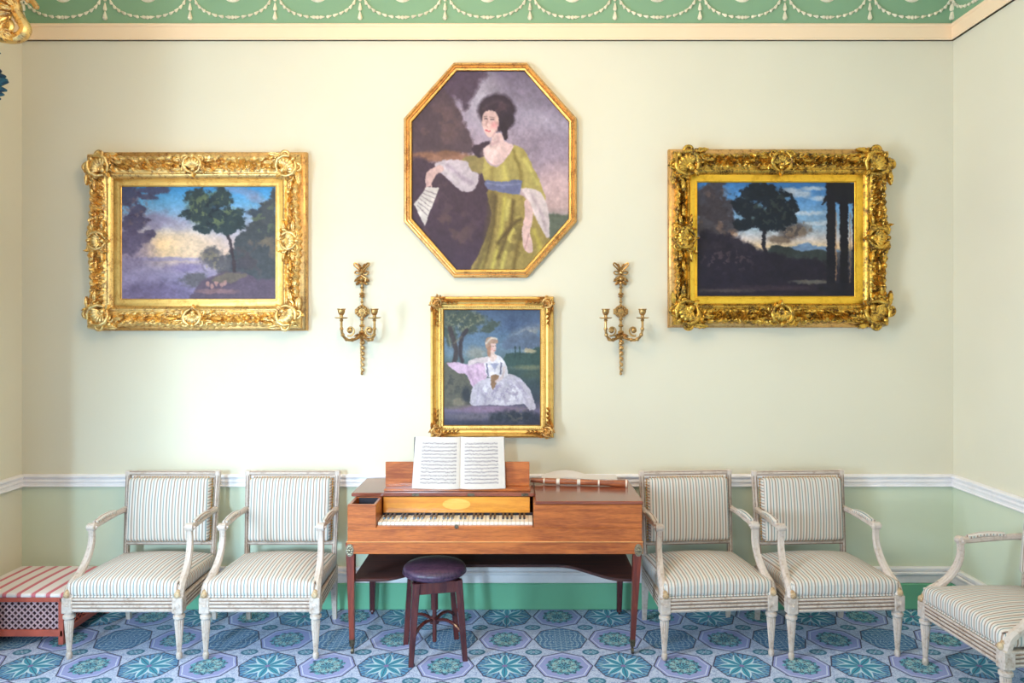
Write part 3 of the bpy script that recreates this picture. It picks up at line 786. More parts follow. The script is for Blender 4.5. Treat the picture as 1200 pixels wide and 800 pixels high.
def landscape_right():
    p = Paint(155, 180, 765, 625, 300, 220, 8)
    p.vgrad([(180, (52, 104, 160)), (260, (92, 140, 188)), (340, (136, 168, 196)), (400, (196, 184, 180)), (430, (222, 190, 150)), (450, (90, 90, 96)), (520, (40, 40, 52)), (625, (26, 22, 36))])
    for x, y, a, b in ((555, 225, 40, 14), (510, 212, 30, 10), (625, 242, 34, 8), (600, 205, 40, 7), (570, 300, 70, 8), (620, 340, 60, 7)): p.blob(x, y, a, b, (196, 200, 208), .9, .5, .75)
    p.poly([(480, 445), (540, 425), (575, 412), (610, 425), (660, 430), (700, 450)], (104, 128, 158), 5, 2); p.poly([(430, 440), (500, 432), (560, 448), (655, 446), (655, 580), (420, 560)], (50, 56, 56), 6, 4)
    for x, y, a, b in ((225, 215, 46, 46), (190, 250, 50, 60), (250, 290, 50, 50), (200, 340, 60, 70), (270, 360, 44, 60)): p.blob(x, y, a, b, (62, 54, 60), .35, .6, .92)
    p.dapple(230, 300, 100, 120, (116, 90, 76), .54, .65, 1); p.dapple(290, 395, 60, 40, (150, 110, 80), .55, .6)
    p.blob(530, 368, 50, 24, (112, 88, 70), .8, .9, .8); p.blob(480, 400, 44, 12, (104, 84, 70), .8, .8, .8); p.dapple(520, 365, 70, 50, (60, 52, 56), .5, .7)
    for x, y, a, b in ((345, 225, 40, 34), (400, 222, 62, 36), (450, 260, 56, 44), (370, 290, 72, 44), (510, 272, 36, 30), (440, 330, 76, 44), (350, 340, 50, 30), (500, 320, 40, 30), (330, 260, 34, 30), (540, 285, 14, 12)): p.blob(x, y, a, b, (26, 32, 42), .22, .6)
    p.dapple(430, 290, 130, 110, (58, 66, 60), .55, .6); p.line([(415, 370), (412, 420), (424, 475)], 14, (28, 24, 34), 5)
    p.poly([(150, 400), (230, 380), (320, 390), (400, 440), (500, 470), (640, 490), (640, 640), (150, 640)], (34, 28, 42), 16, 14, .95)
    p.dapple(270, 480, 130, 60, (96, 74, 78), .56, .5, 2); p.blob(600, 566, 80, 8, (112, 106, 96), .8, .4, .8); p.blob(450, 590, 200, 10, (60, 46, 56), .9, .5, .8); p.blob(270, 600, 110, 8, (84, 72, 70), .8, .5, .7)
    p.poly([(655, 180), (765, 180), (765, 262), (700, 262), (660, 250), (640, 262), (655, 225)], (24, 24, 32), 5, 6, 1, False)
    p.line([(672, 240), (672, 575)], 34, (26, 24, 34), 3, 1, False); p.line([(722, 240), (722, 590)], 32, (22, 20, 30), 3, 1, False); p.line([(760, 240), (760, 600)], 12, (24, 22, 32), 3, 1, False)
    p.line([(691, 300), (691, 560)], 4, (170, 128, 92), 3, .8, False); p.line([(745, 300), (745, 570)], 4, (150, 114, 90), 3, .7, False)
    p.blob(700, 590, 80, 18, (28, 26, 36), .5, .4); p.blob(320, 205, 4, 4, (90, 130, 170), 1, 0, .6); p.mottle(.2); p.warp = 5; p.tone = .97
    return p
def portrait_octagon():
    p = Paint(62, 66, 588, 732, 300, 380, 21)
    p.vgrad([(66, (116, 102, 126)), (250, (168, 152, 172)), (400, (186, 160, 172)), (520, (204, 172, 168)), (560, (150, 140, 140)), (732, (96, 86, 96))])
    p.blob(300, 160, 60, 80, (196, 186, 202), 1.3, .4, .8); p.blob(470, 140, 110, 60, (132, 120, 140), 1.2, .5, .7); p.blob(500, 230, 120, 36, (174, 162, 182), 1.1, .5, .7, 20); p.blob(520, 330, 100, 60, (146, 130, 150), 1.2, .5, .6); p.blob(560, 450, 70, 60, (210, 176, 176), 1.2, .3, .7)
    p.poly([(510, 560), (560, 548), (600, 560), (600, 740), (480, 740)], (104, 110, 96), 8, 6)
    p.poly([(50, 60), (292, 60), (286, 110), (262, 150), (236, 196), (226, 170), (200, 150), (150, 200), (50, 300)], (86, 68, 88), 16, 14)
    p.poly([(50, 235), (150, 130), (185, 150), (220, 195), (245, 250), (268, 312), (260, 340), (150, 350), (50, 360)], (84, 66, 78), 10, 10); p.dapple(150, 250, 100, 90, (110, 84, 84), .5, .5, 1)
    p.poly([(50, 345), (150, 335), (240, 340), (250, 365), (130, 372), (50, 392)], (150, 104, 84), 12, 8, .9)
    p.poly([(50, 380), (140, 372), (250, 380), (320, 440), (330, 620), (270, 740), (50, 740)], (72, 54, 72), 14, 8); p.dapple(190, 600, 100, 90, (104, 80, 74), .52, .5, 1); p.dapple(180, 470, 80, 70, (94, 74, 82), .5, .5, 1)
    # skirt
    p.poly([(318, 462), (420, 476), (470, 530), (508, 610), (530, 650), (480, 700), (420, 740), (262, 740), (285, 680), (312, 610), (326, 540)], (164, 142, 80), 5, 3)
    for P_, c in (([(340, 490), (332, 600), (300, 720)], (112, 92, 48)), ([(372, 490), (360, 600), (330, 730)], (206, 188, 92)), ([(400, 500), (392, 580), (350, 690)], (104, 84, 46)), ([(420, 560), (390, 620), (360, 730)], (208, 190, 100)), ([(430, 600), (410, 680), (400, 735)], (120, 98, 50)), ([(350, 640), (400, 580), (425, 562)], (92, 74, 44)), ([(470, 600), (490, 660), (470, 700)], (198, 178, 84)), ([(310, 640), (290, 730)], (196, 176, 84)), ([(385, 500), (378, 560)], (214, 198, 110))): p.line(P_, 12, c, 11, .92)
    p.dapple(390, 620, 100, 110, (96, 80, 46), .56, .5, 1); p.poly([(322, 470), (345, 480), (338, 560), (318, 650), (286, 740), (262, 740), (300, 640)], (88, 72, 52), 16, 4, .6)
    # bodice, sleeves, sash
    p.poly([(300, 345), (318, 375), (350, 385), (385, 345), (402, 312), (440, 335), (465, 385), (492, 440), (510, 498), (470, 490), (428, 462), (415, 440), (320, 440), (300, 415), (290, 380)], (180, 162, 94), 4, 2)
    p.line([(400, 330), (425, 400), (430, 450)], 10, (120, 102, 52), 10, .7); p.line([(440, 360), (480, 440)], 12, (212, 198, 112), 12, .7); p.line([(330, 390), (330, 430)], 12, (140, 120, 66), 12, .6); p.line([(370, 385), (375, 425)], 18, (208, 192, 104), 14, .6)
    p.poly([(230, 358), (262, 350), (300, 350), (302, 385), (290, 410), (256, 396), (236, 384)], (150, 132, 84), 5, 4); p.poly([(262, 322), (320, 300), (312, 345), (280, 352)], (60, 44, 62), 6, 4)
    p.poly([(308, 432), (360, 436), (426, 430), (428, 446), (418, 478), (360, 470), (314, 458)], (112, 116, 156), 4, 2); p.line([(315, 440), (360, 448), (420, 442)], 5, (146, 150, 184), 6, .7)
    p.poly([(144, 372), (190, 362), (240, 366), (258, 396), (284, 412), (278, 448), (256, 468), (222, 462), (196, 440), (170, 414), (140, 392)], (206, 190, 200), 5, 4); p.line([(180, 380), (230, 420), (262, 440)], 12, (160, 140, 160), 12, .6); p.line([(170, 392), (210, 440)], 6, (232, 220, 224), 8, .7)
    p.poly([(428, 458), (470, 460), (500, 480), (516, 530), (522, 600), (514, 622), (492, 590), (470, 548), (446, 500)], (222, 202, 202), 5, 4); p.line([(460, 475), (495, 540), (508, 600)], 8, (180, 154, 162), 9, .6)
    # forearms and hands
    p.poly([(110, 408), (132, 388), (158, 380), (168, 396), (142, 412), (130, 438), (116, 452), (106, 436)], (218, 180, 176), 3, 1); p.line([(112, 440), (108, 462)], 6, (214, 174, 170), 3); p.line([(124, 436), (126, 456)], 6, (214, 174, 170), 3)
    p.poly([(440, 496), (460, 510), (468, 550), (458, 600), (464, 640), (466, 668), (448, 672), (434, 650), (430, 600), (438, 550)], (224, 186, 180), 3, 1); p.line([(452, 610), (440, 660)], 4, (176, 130, 134), 4, .7)
    p.poly([(68, 512), (110, 452), (152, 456), (104, 584)], (222, 212, 208), 3, 0, 1, False)
    for k in range(6): p.line([(84+k*9, 520-k*8), (100+k*9, 552-k*13)] if False else [(80+k*4, 516-k*11), (112+k*6, 548-k*14)], 2.5, (120, 104, 116), 3, .8, False)
    # neck, chest, head
    p.poly([(330, 275), (362, 275), (372, 300), (402, 316), (384, 346), (356, 378), (326, 374), (304, 348), (300, 325), (326, 305)], (228, 192, 190), 4, 1); p.blob(325, 340, 26, 20, (236, 206, 202), 1, 0, .6); p.line([(352, 285), (348, 300), (326, 312)], 6, (180, 136, 144), 8, .5)
    p.blob(344, 196, 62, 54, (58, 44, 60), .25, .07); p.blob(354, 230, 50, 38, (52, 40, 56), .25, .07); p.poly([(356, 240), (378, 240), (382, 288), (368, 290)], (44, 32, 48), 5, 3); p.dapple(345, 180, 60, 40, (92, 66, 76), .5, .5, 1); p.line([(300, 190), (345, 165), (385, 180)], 8, (98, 76, 88), 10, .4)
    p.poly([(300, 208), (322, 196), (344, 206), (352, 232), (346, 262), (330, 284), (314, 284), (302, 266), (296, 238)], (230, 190, 184), 4, 0)
    p.blob(337, 246, 12, 12, (224, 140, 146), 1, 0, .6); p.line([(304, 226), (313, 224)], 3, (56, 40, 54), 3, .9); p.line([(324, 226), (335, 226)], 3, (56, 40, 54), 3, .9); p.line([(302, 219), (313, 217)], 2, (80, 60, 66), 3, .7); p.line([(323, 218), (337, 220)], 2, (80, 60, 66), 3, .7); p.line([(314, 228), (309, 248), (316, 251)], 2.5, (186, 130, 132), 3, .8); p.line([(309, 264), (322, 265)], 4.5, (190, 70, 86), 3, .9); p.line([(346, 262), (331, 284)], 4, (186, 140, 146), 5, .6)
    p.mottle(.14); p.warp = 3; p.tone = .9
    return p
def portrait_small():
    p = Paint(128, 118, 603, 685, 230, 275, 33)
    p.vgrad([(118, (74, 90, 118)), (240, (96, 120, 148)), (330, (110, 130, 146)), (385, (86, 104, 104)), (420, (66, 84, 82)), (560, (62, 70, 84)), (610, (110, 100, 124)), (685, (52, 54, 74))])
    p.blob(540, 220, 70, 26, (176, 170, 160), 1, .5, .8, -18); p.blob(470, 190, 70, 40, (70, 84, 116), 1.1, .5, .7); p.poly([(420, 270), (480, 240), (540, 220), (603, 262), (603, 300), (430, 310)], (96, 108, 132), 8, 6, .85); p.blob(560, 180, 60, 30, (84, 100, 132), 1, .4, .7)
    p.poly([(430, 345), (480, 325), (520, 330), (603, 300), (603, 392), (430, 395)], (62, 84, 80), 6, 8); p.blob(545, 320, 30, 10, (206, 186, 150), .6, .6, .8); p.line([(478, 300), (478, 350)], 8, (50, 70, 72), 5); p.line([(500, 300), (500, 350)], 7, (56, 76, 74), 5)
    p.blob(540, 400, 70, 12, (120, 124, 98), .9, .4, .8); p.blob(560, 440, 50, 20, (80, 94, 84), .9, .4, .7); p.blob(290, 330, 50, 26, (176, 168, 150), 1.2, .5, .6)
    for x, y, a, b in ((170, 150, 60, 50), (240, 160, 60, 40), (300, 170, 50, 30), (370, 190, 44, 18), (160, 240, 34, 50), (250, 210, 50, 30), (340, 215, 34, 14)): p.blob(x, y, a, b, (74, 84, 74), .5, .6, .88)
    p.dapple(230, 170, 130, 80, (140, 134, 104), .54, .6); p.dapple(200, 190, 110, 90, (46, 56, 58), .55, .6, 1)
    p.line([(160, 210), (180, 280), (190, 330), (178, 380)], 24, (70, 60, 62), 8); p.line([(240, 220), (215, 260), (210, 330), (220, 370)], 20, (62, 54, 60), 8); p.line([(180, 280), (215, 250)], 8, (120, 112, 92), 8, .7); p.line([(150, 240), (165, 300)], 6, (150, 140, 112), 6, .6)
    p.poly([(128, 400), (170, 380), (230, 430), (270, 500), (260, 590), (128, 590)], (100, 96, 84), 8, 8); p.dapple(180, 480, 70, 80, (60, 60, 60), .52, .6, 1); p.blob(205, 568, 32, 18, (144, 132, 112), .6, .3, .8); p.blob(240, 530, 22, 40, (48, 50, 60), .8, .3, .8)
    p.blob(360, 604, 170, 18, (150, 122, 148), .9, .3, .8); p.blob(280, 640, 150, 16, (120, 112, 122), .9, .3, .7); p.blob(470, 640, 110, 26, (44, 52, 62), .9, .6, .8); p.dapple(500, 630, 90, 50, (110, 104, 92), .57, .5)
    p.poly([(146, 382), (200, 376), (250, 384), (335, 378), (340, 430), (330, 462), (290, 505), (266, 490), (236, 430), (200, 428)], (214, 180, 204), 5, 4); p.line([(240, 390), (262, 450), (285, 490)], 8, (176, 140, 172), 8, .6); p.line([(290, 390), (300, 460)], 8, (184, 148, 178), 9, .6); p.line([(320, 400), (315, 450)], 6, (226, 200, 218), 8, .6)
    p.poly([(258, 560), (270, 500), (320, 460), (380, 445), (450, 432), (510, 460), (550, 510), (568, 560), (578, 600), (548, 606), (520, 580), (440, 588), (350, 582), (290, 588), (264, 580)], (200, 190, 202), 4, 4)
    for P_ in ([(300, 500), (290, 575)], [(340, 480), (330, 580)], [(395, 490), (370, 560)], [(440, 470), (490, 560)], [(480, 460), (530, 530)], [(420, 500), (430, 580)], [(500, 500), (545, 590)]): p.line(P_, 7, (164, 152, 176), 9, .6)
    p.dapple(420, 520, 150, 70, (150, 138, 162), .53, .7); p.dapple(400, 520, 150, 70, (244, 240, 240), .57, .6, 1)
    p.poly([(325, 362), (345, 345), (392, 342), (420, 362), (438, 400), (440, 440), (400, 450), (345, 448), (330, 410)], (226, 218, 224), 4, 2); p.poly([(254, 368), (300, 354), (345, 352), (340, 378), (290, 376), (252, 392)], (224, 206, 208), 4, 2)
    p.line([(338, 385), (345, 440)], 8, (84, 80, 110), 5, .8); p.line([(410, 380), (405, 430)], 8, (90, 86, 116), 5, .8); p.poly([(356, 380), (398, 380), (380, 415)], (150, 150, 180), 5, 0, .8); p.poly([(360, 440), (400, 440), (384, 480), (368, 510), (360, 480)], (146, 112, 84), 4, 2); p.line([(425, 400), (415, 445), (385, 470)], 12, (220, 192, 188), 5, .8)
    p.poly([(352, 330), (378, 330), (388, 352), (370, 372), (350, 356)], (228, 200, 192), 3, 0); p.blob(364, 300, 22, 33, (226, 190, 180), .25); p.blob(350, 312, 11, 38, (164, 122, 100), .4, .2); p.poly([(332, 300), (336, 262), (362, 250), (388, 264), (392, 284), (362, 282), (350, 300)], (176, 142, 122), 4, 3); p.line([(336, 282), (360, 256), (386, 262)], 9, (224, 210, 196), 5, .8)
    p.line([(368, 296), (374, 296)], 3, (80, 60, 70), 2, .8); p.line([(381, 296), (385, 296)], 3, (80, 60, 70), 2, .8); p.line([(374, 318), (382, 317)], 3, (180, 80, 90), 2, .8); p.blob(366, 310, 6, 6, (220, 150, 150), 1, 0, .6)
    p.mottle(.16); p.warp = 3.5; p.tone = .92
    return p

# ------------------------------------------------------------------ picture frames
def spiral(g, c, R, a0, turns, r0, h0=.0, sgn=1, k=.16, n=26):
    """a scroll in the picture plane: winds in from radius R round c; local axes (x, h, z)"""
    pts = []; rad = []
    for i in range(n):
        t = i/(n-1); a = a0+sgn*turns*2*PI*t; rr = R*(1-t)**.9+R*k*t
        pts.append((c[0]+rr*math.cos(a), -(h0+.006*t), c[1]+rr*math.sin(a))); rad.append(r0*(1-.45*t))
    g.tube(pts, rad, 7); g.ball(pts[-1], r0*1.1, 7, 5)
def leaf(g, c, ang, L, W, h0, curl=.012, lobes=4):
    A = np.zeros((9, 7, 3))
    for i in range(9):
        t = i/8; wd = W*math.sin(PI*min(1, t*.93+.05))**.7*(1-.28*abs(math.sin(lobes*PI*t))) + 1e-4
        for j in range(7):
            s_ = (j-3)/3
            x = L*t; y = wd*.5*s_; h = h0+curl*math.sin(PI*t)+.006*(1-s_*s_)-.004*abs(math.sin(PI*1.5*s_)) + .008*t*t
            if abs(s_) == 1: h = h0-.006
            A[i, j] = (c[0]+x*math.cos(ang)-y*math.sin(ang), -h, c[1]+x*math.sin(ang)+y*math.cos(ang))
    g.grid(A)
def shell(g, c, R, ang, h0, ribs=7, spread=2.4, up=.028):
    A = np.zeros((8, ribs*4+1, 3)); m = ribs*4
    for i in range(8):
        t = .12+.88*i/7
        for j in range(m+1):
            u = j/m; a = ang+(u-.5)*spread; rib = abs(math.sin(PI*ribs*u))
            rr = R*t*(1-.10*(1-rib)*(t > .8)); h = h0+up*math.sin(PI*min(1, t*.9))*.9+.007*rib*t
            if i == 7: h = h0-.004
            A[i, j] = (c[0]+rr*math.cos(a), -h, c[1]+rr*math.sin(a))
    g.grid(A); g.ball((c[0], -(h0+.012), c[1]), R*.2, 8, 6)
def ornament(kind, sx, sz, ang, S, h0):
    """corner and centre cartouches, built about (0,0); ang points outwards"""
    g = G(); ca, sa = math.cos(ang), math.sin(ang)
    def P(a, b): return (a*ca-b*sa, a*sa+b*ca)               # a outwards, b sideways
    shell(g, P(-.034*S, 0), .088*S, ang, h0, 7, 2.3, .036)
    shell(g, P(.008*S, 0), .046*S, ang+PI, h0+.004, 5, 2.0, .022)
    for q in (-1, 1):
        spiral(g, P(.034*S, q*.050*S), .025*S, ang-q*1.2, 1.2, .0095*S, h0+.016, q)
        spiral(g, P(-.032*S, q*.054*S), .022*S, ang+q*2.2, 1.15, .0085*S, h0+.010, -q)
        g.tube([(P(a*S, b*S*q)[0], -(h0+hh), P(a*S, b*S*q)[1]) for a, b, hh in ((.050, .020, .030), (.028, .048, .030), (-.006, .058, .026), (-.040, .042, .020), (-.058, .012, .016))], [.007*S, .012*S, .013*S, .011*S, .006*S], 7)
        leaf(g, P(.022*S, q*.060*S), ang+q*(2.25 if kind == 'corner' else 1.5), .080*S, .034*S, h0+.004, .012)
        leaf(g, P(-.030*S, q*.062*S), ang+q*(2.45 if kind == 'corner' else 1.75), .075*S, .030*S, h0+.002, .012)
        for k in range(5):
            aa = random.uniform(-.055, .05)*S; bb = q*random.uniform(.035, .075)*S
            leaf(g, P(aa, bb), random.uniform(0, 2*PI), .034*S, .020*S, h0+random.uniform(.004, .018), .008, 2); g.ball((P(aa, bb)[0], -(h0+.012), P(aa, bb)[1]), .007*S, 7, 5)
        if kind == 'centre': leaf(g, P(.004*S, q*.115*S), ang+q*1.52, .085*S, .026*S, h0-.006, .010)
    g.ball((P(.052*S, 0)[0], -(h0+.02), P(.052*S, 0)[1]), .014*S); leaf(g, P(-.040*S, 0), ang+PI, .046*S, .028*S, h0+.004, .010, 2)
    return g
def carved_frame(root, o, i, hmax, seed, mats, box, orn_scale, sweep=.018):
    """o, i: outer and inner rectangles (x0,x1,z0,z1) about the root; box: the plain outer box"""
    mg, mflat, mdull = mats
    r_ = np.random.default_rng(seed); ns, nt = 190, 26; gg = G()
    prof_t = [0, .05, .12, .2, .3, .42, .55, .66, .72, .76, .80, .86, .93, 1.0]
    prof_h = [.02, .80, .97, 1.0, .86, .70, .66, .72, .64, .62, .72, .70, .60, .44]
    oc = [(o[0], o[2]), (o[1], o[2]), (o[1], o[3]), (o[0], o[3])]; ic = [(i[0], i[2]), (i[1], i[2]), (i[1], i[3]), (i[0], i[3])]
    for s in range(4):
        O0, O1 = np.array(oc[s]), np.array(oc[(s+1) % 4]); I0, I1 = np.array(ic[s]), np.array(ic[(s+1) % 4])
        nrm = np.array([(0, -1), (1, 0), (0, 1), (-1, 0)][s]); L = np.linalg.norm(O1-O0)
        nn = int(ns*L/1.3)+20
        u = np.linspace(0, 1, nn)[:, None]; t = np.concatenate([[0], np.linspace(0, 1, nt)])[None, :]
        cen = .5-abs(u-.5)                                     # swept outline: full at corners and centre
        cont = sweep*(.5+.5*np.cos(4*PI*u))-sweep*.9
        cont = cont+.006*np.sin(u*2*PI*L/.045)*np.sin(PI*u)
        A = O0+(O1-O0)*u; B = I0+(I1-I0)*u
        Pxy = A[:, None, :]*(1-t[..., None])+B[:, None, :]*t[..., None]+nrm*(cont*(1-t)**1.5)[..., None]
        h = np.interp(t, prof_t, prof_h)*np.ones_like(u)*hmax
        # carved scrollwork in the broad hollow, turning alternately
        wm = np.linalg.norm((O0-I0))/1.414
        ls = u*L; cell = .075; k = np.floor(ls/cell); cs = (ls/cell-k-.5)*cell; ct = (t-.42)*wm
        an = np.arctan2(ct*np.ones_like(cs), cs*np.ones_like(ct)); rr = np.sqrt(cs**2+ct**2); sg = np.where(k % 2 == 0, 1, -1)
        car = np.maximum(0, np.sin(an*sg+rr*2*PI/.022))**1.2*np.exp(-(rr/.055)**4)
        car = car+.7*np.maximum(0, np.sin(an*5+k*1.7))*(rr > .024)*np.exp(-(rr/.06)**4)
        mask = np.exp(-((t-.40)/.24)**4)
        h = h+hmax*.30*(car-.25)*mask
        h = h+hmax*.05*np.maximum(0, np.sin(ls*2*PI/.016))*np.exp(-((t-.80)/.03)**2)      # small leaf-tip run
        h = h+hmax*.06*(r_.random(h.shape)-.5)*np.exp(-((t-.3)/.35)**4)
        h[:, 0] = 0.01
        A3 = np.stack([Pxy[..., 0], -h, Pxy[..., 1]], -1); gg.grid(A3)
    gg.build('moulding', mg, root, sharp=80)
    g = G(); b = box; sg = lambda q: (b[0]+q, b[1]-q, b[2]+q, b[3]-q)
    ringbox(g, b, sg(.06), [(0, 0), (0, .036), (.08, .044), (.3, .050), (1, .052), (1, 0)])
    g.build('outer_box', mdull, root)
    hw, hh = (o[1]-o[0])/2, (o[3]-o[2])/2; ccx, ccz = (o[0]+o[1])/2, (o[2]+o[3])/2
    for sx in (-1, 1):
        for sz in (-1, 1):
            g = ornament('corner', sx, sz, math.atan2(sz, sx), 1.12*orn_scale, hmax*.86)
            dx, dz = ccx+sx*(hw-.084), ccz+sz*(hh-.084); g.v = [(x+dx, y, z+dz) for x, y, z in g.v]
            g.build('corner_ornament', mg, root, sharp=80)
    for sx, sz, a in ((1, 0, 0), (-1, 0, PI), (0, 1, PI/2), (0, -1, -PI/2)):
        g = ornament('centre', sx, sz, a, orn_scale*.95, hmax*.80)
        dx, dz = ccx+sx*(hw-.072), ccz+sz*(hh-.072); g.v = [(x+dx, y, z+dz) for x, y, z in g.v]
        g.build('centre_ornament', mg, root, sharp=80)
def ringbox(g, O, I, prof):                                   # mitred rectangular moulding; prof: (t, h)
    oc = [(O[0], O[2]), (O[1], O[2]), (O[1], O[3]), (O[0], O[3])]; ic = [(I[0], I[2]), (I[1], I[2]), (I[1], I[3]), (I[0], I[3])]
    vs = []; m = len(prof)
    for k in range(4):
        for t, h in prof: vs.append((oc[k][0]*(1-t)+ic[k][0]*t, -h, oc[k][1]*(1-t)+ic[k][1]*t))
    fs = [(k*m+j, k*m+j+1, ((k+1) % 4)*m+j+1, ((k+1) % 4)*m+j) for k in range(4) for j in range(m-1)]
    g.add(vs, fs)
def landscape(name, label, o, i, box, paint, mats, seed, oscale):
    cx, cz = (o[0]+o[1])/2, (o[2]+o[3])/2
    R = thing(name, (cx, -.004, cz), 0, label, 'painting')
    sh = lambda r: (r[0]-cx, r[1]-cx, r[2]-cz, r[3]-cz)
    oo, ii, bb = sh(o), sh(i), sh(box); lw = .043
    mid = (ii[0]-lw, ii[1]+lw, ii[2]-lw, ii[3]+lw)
    carved_frame(R, oo, mid, .098, seed, mats, bb, oscale)
    g = G(); ringbox(g, (mid[0]-.004, mid[1]+.004, mid[2]-.004, mid[3]+.004), ii, [(0, .0), (0, .05), (.1, .052), (.75, .046), (.78, .050), (.9, .050), (.94, .042), (1, .040), (1, .02)])
    g.build('liner', mats[1], R, label='smooth flat gilt liner')
    p = paint()
    p.build('canvas', lambda U, V: (ii[0]-.004+(ii[1]-ii[0]+.008)*U, -.036+0*U, ii[3]+.004-(ii[3]-ii[2]+.008)*V), M['canvas'], R)
    return R
landscape('landscape_painting', 'landscape with tall tree before pale sunset in bright carved gilt frame', (-2.690, -1.353, 1.766, 2.862), (-2.489, -1.526, 1.957, 2.658), (-2.655, -1.330, 1.757, 2.876), landscape_left,
          (M['gold'], M['gold_flat'], M['gold_dull']), 3, 1.0)
landscape('landscape_painting', 'dark landscape with ruined columns in deep carved gilt frame', (.955, 2.305, 1.784, 2.880), (1.119, 2.104, 1.973, 2.685), (.939, 2.262, 1.776, 2.894), landscape_right,
          (M['gold_deep'], M['gold_deep_flat'], M['gold_dull']), 5, 1.15)

def octagonal():
    cx, cz = -.179, 2.765
    R = thing('octagonal_portrait', (cx, -.004, cz), 0, 'octagonal portrait of dark-haired woman in yellow dress holding music, plain gilt frame', 'painting')
    def octo(hw, hh, tw, sh_): return [(-tw, hh), (tw, hh), (hw, sh_), (hw, -sh_), (tw, -hh), (-tw, -hh), (-hw, -sh_), (-hw, sh_)]
    A = octo(.5434, .6745, .229, .324); B = octo(.4925, .6237, .213, .304)
    prof = [(0, .0), (0, .030), (.12, .040), (.3, .042), (.42, .032), (.62, .036), (.70, .028), (.88, .026), (.94, .030), (1, .026), (1, .012)]
    m = len(prof); vs = []
    for k in range(8):
        for t, h in prof: vs.append((A[k][0]*(1-t)+B[k][0]*t, -h, A[k][1]*(1-t)+B[k][1]*t))
    G().add(vs, [(k*m+j, k*m+j+1, ((k+1) % 8)*m+j+1, ((k+1) % 8)*m+j) for k in range(8) for j in range(m-1)]).build('frame', M['gold_dull'], R, sharp=15)
    vs = []; pr = [(0, .020), (0, .031), (1, .026), (1, .012)]; C = octo(.4925+.012, .6237+.012, .217, .308)
    for k in range(8):
        for t, h in pr: vs.append((C[k][0]*(1-t)+B[k][0]*t, -h, C[k][1]*(1-t)+B[k][1]*t))
    G().add(vs, [(k*4+j, k*4+j+1, ((k+1) % 8)*4+j+1, ((k+1) % 8)*4+j) for k in range(8) for j in range(3)]).build('sight_edge', M['gold_flat'], R)
    p = portrait_octagon()
    def mask(U, V):
        x = np.abs(U-.5)*2*.4925; z = np.abs(V-.5)*2*.6237
        return x*(.6237-.304)+z*(.4925-.213) < (.4925*(.6237-.304)+.304*(.4925-.213))+.004
    p.build('canvas', lambda U, V: (-.4925-.002+.989*U, -.016+0*U, .6237+.002-1.2514*V), M['canvas'], R, mask)
octagonal()
def small():
    o = (-.553, .2186, 1.087, 1.971); i = (-.472, .134, 1.163, 1.887); cx, cz = (o[0]+o[1])/2, (o[2]+o[3])/2
    R = thing('small_portrait', (cx, -.004, cz), 0, 'small portrait of seated woman in white dress, hanging just above the piano', 'painting')
    sh = lambda r: (r[0]-cx, r[1]-cx, r[2]-cz, r[3]-cz); oo, ii = sh(o), sh(i)
    g = G(); ringbox(g, oo, ii, [(0, 0), (0, .040), (.06, .054), (.16, .058), (.26, .050), (.42, .036), (.58, .032), (.66, .040), (.72, .040), (.76, .028), (.92, .026), (.96, .030), (1, .026), (1, .01)])
    g.build('moulding', M['gold_flat'], R, sharp=20)
    g = G()
    for (a, b, c, d) in ((ii[0]-.018, ii[2]-.018, ii[1]+.018, ii[2]-.018), (ii[0]-.018, ii[3]+.018, ii[1]+.018, ii[3]+.018), (ii[0]-.018, ii[2], ii[0]-.018, ii[3]), (ii[1]+.018, ii[2], ii[1]+.018, ii[3])):
        n = int(math.hypot(c-a, d-b)/.013)
        for k in range(n+1): g.ball((a+(c-a)*k/n, -.041, b+(d-b)*k/n), .005, 5, 4)
    be = g.build('bead_run', M['gold'], R); be['kind'] = 'stuff'
    for sx in (-1, 1):
        for sz in (-1, 1):
            g = ornament('corner', sx, sz, math.atan2(sz, sx), .52, .052); hw, hh = (oo[1]-oo[0])/2, (oo[3]-oo[2])/2
            for k in range(7):                                # the trailing spray along each side
                t = k/6
                leaf(g, (-sx*(.045+.075*t), sz*.004), (PI if sx > 0 else 0)+.5*(-1)**k, .022, .013*(1-.5*t), .046-.006*t, .004, 2)
                leaf(g, (sx*.004, -sz*(.045+.085*t)), -sz*PI/2+.5*(-1)**k, .022, .013*(1-.5*t), .046-.006*t, .004, 2)
            g.v = [(x+sx*(hw-.040), y, z+sz*(hh-.040)) for x, y, z in g.v]; g.build('corner_ornament', M['gold_dull'], R, sharp=80)
    portrait_small().build('canvas', lambda U, V: (ii[0]-.003+(ii[1]-ii[0]+.006)*U, -.018+0*U, ii[3]+.003-(ii[3]-ii[2]+.006)*V), M['canvas'], R)
small()

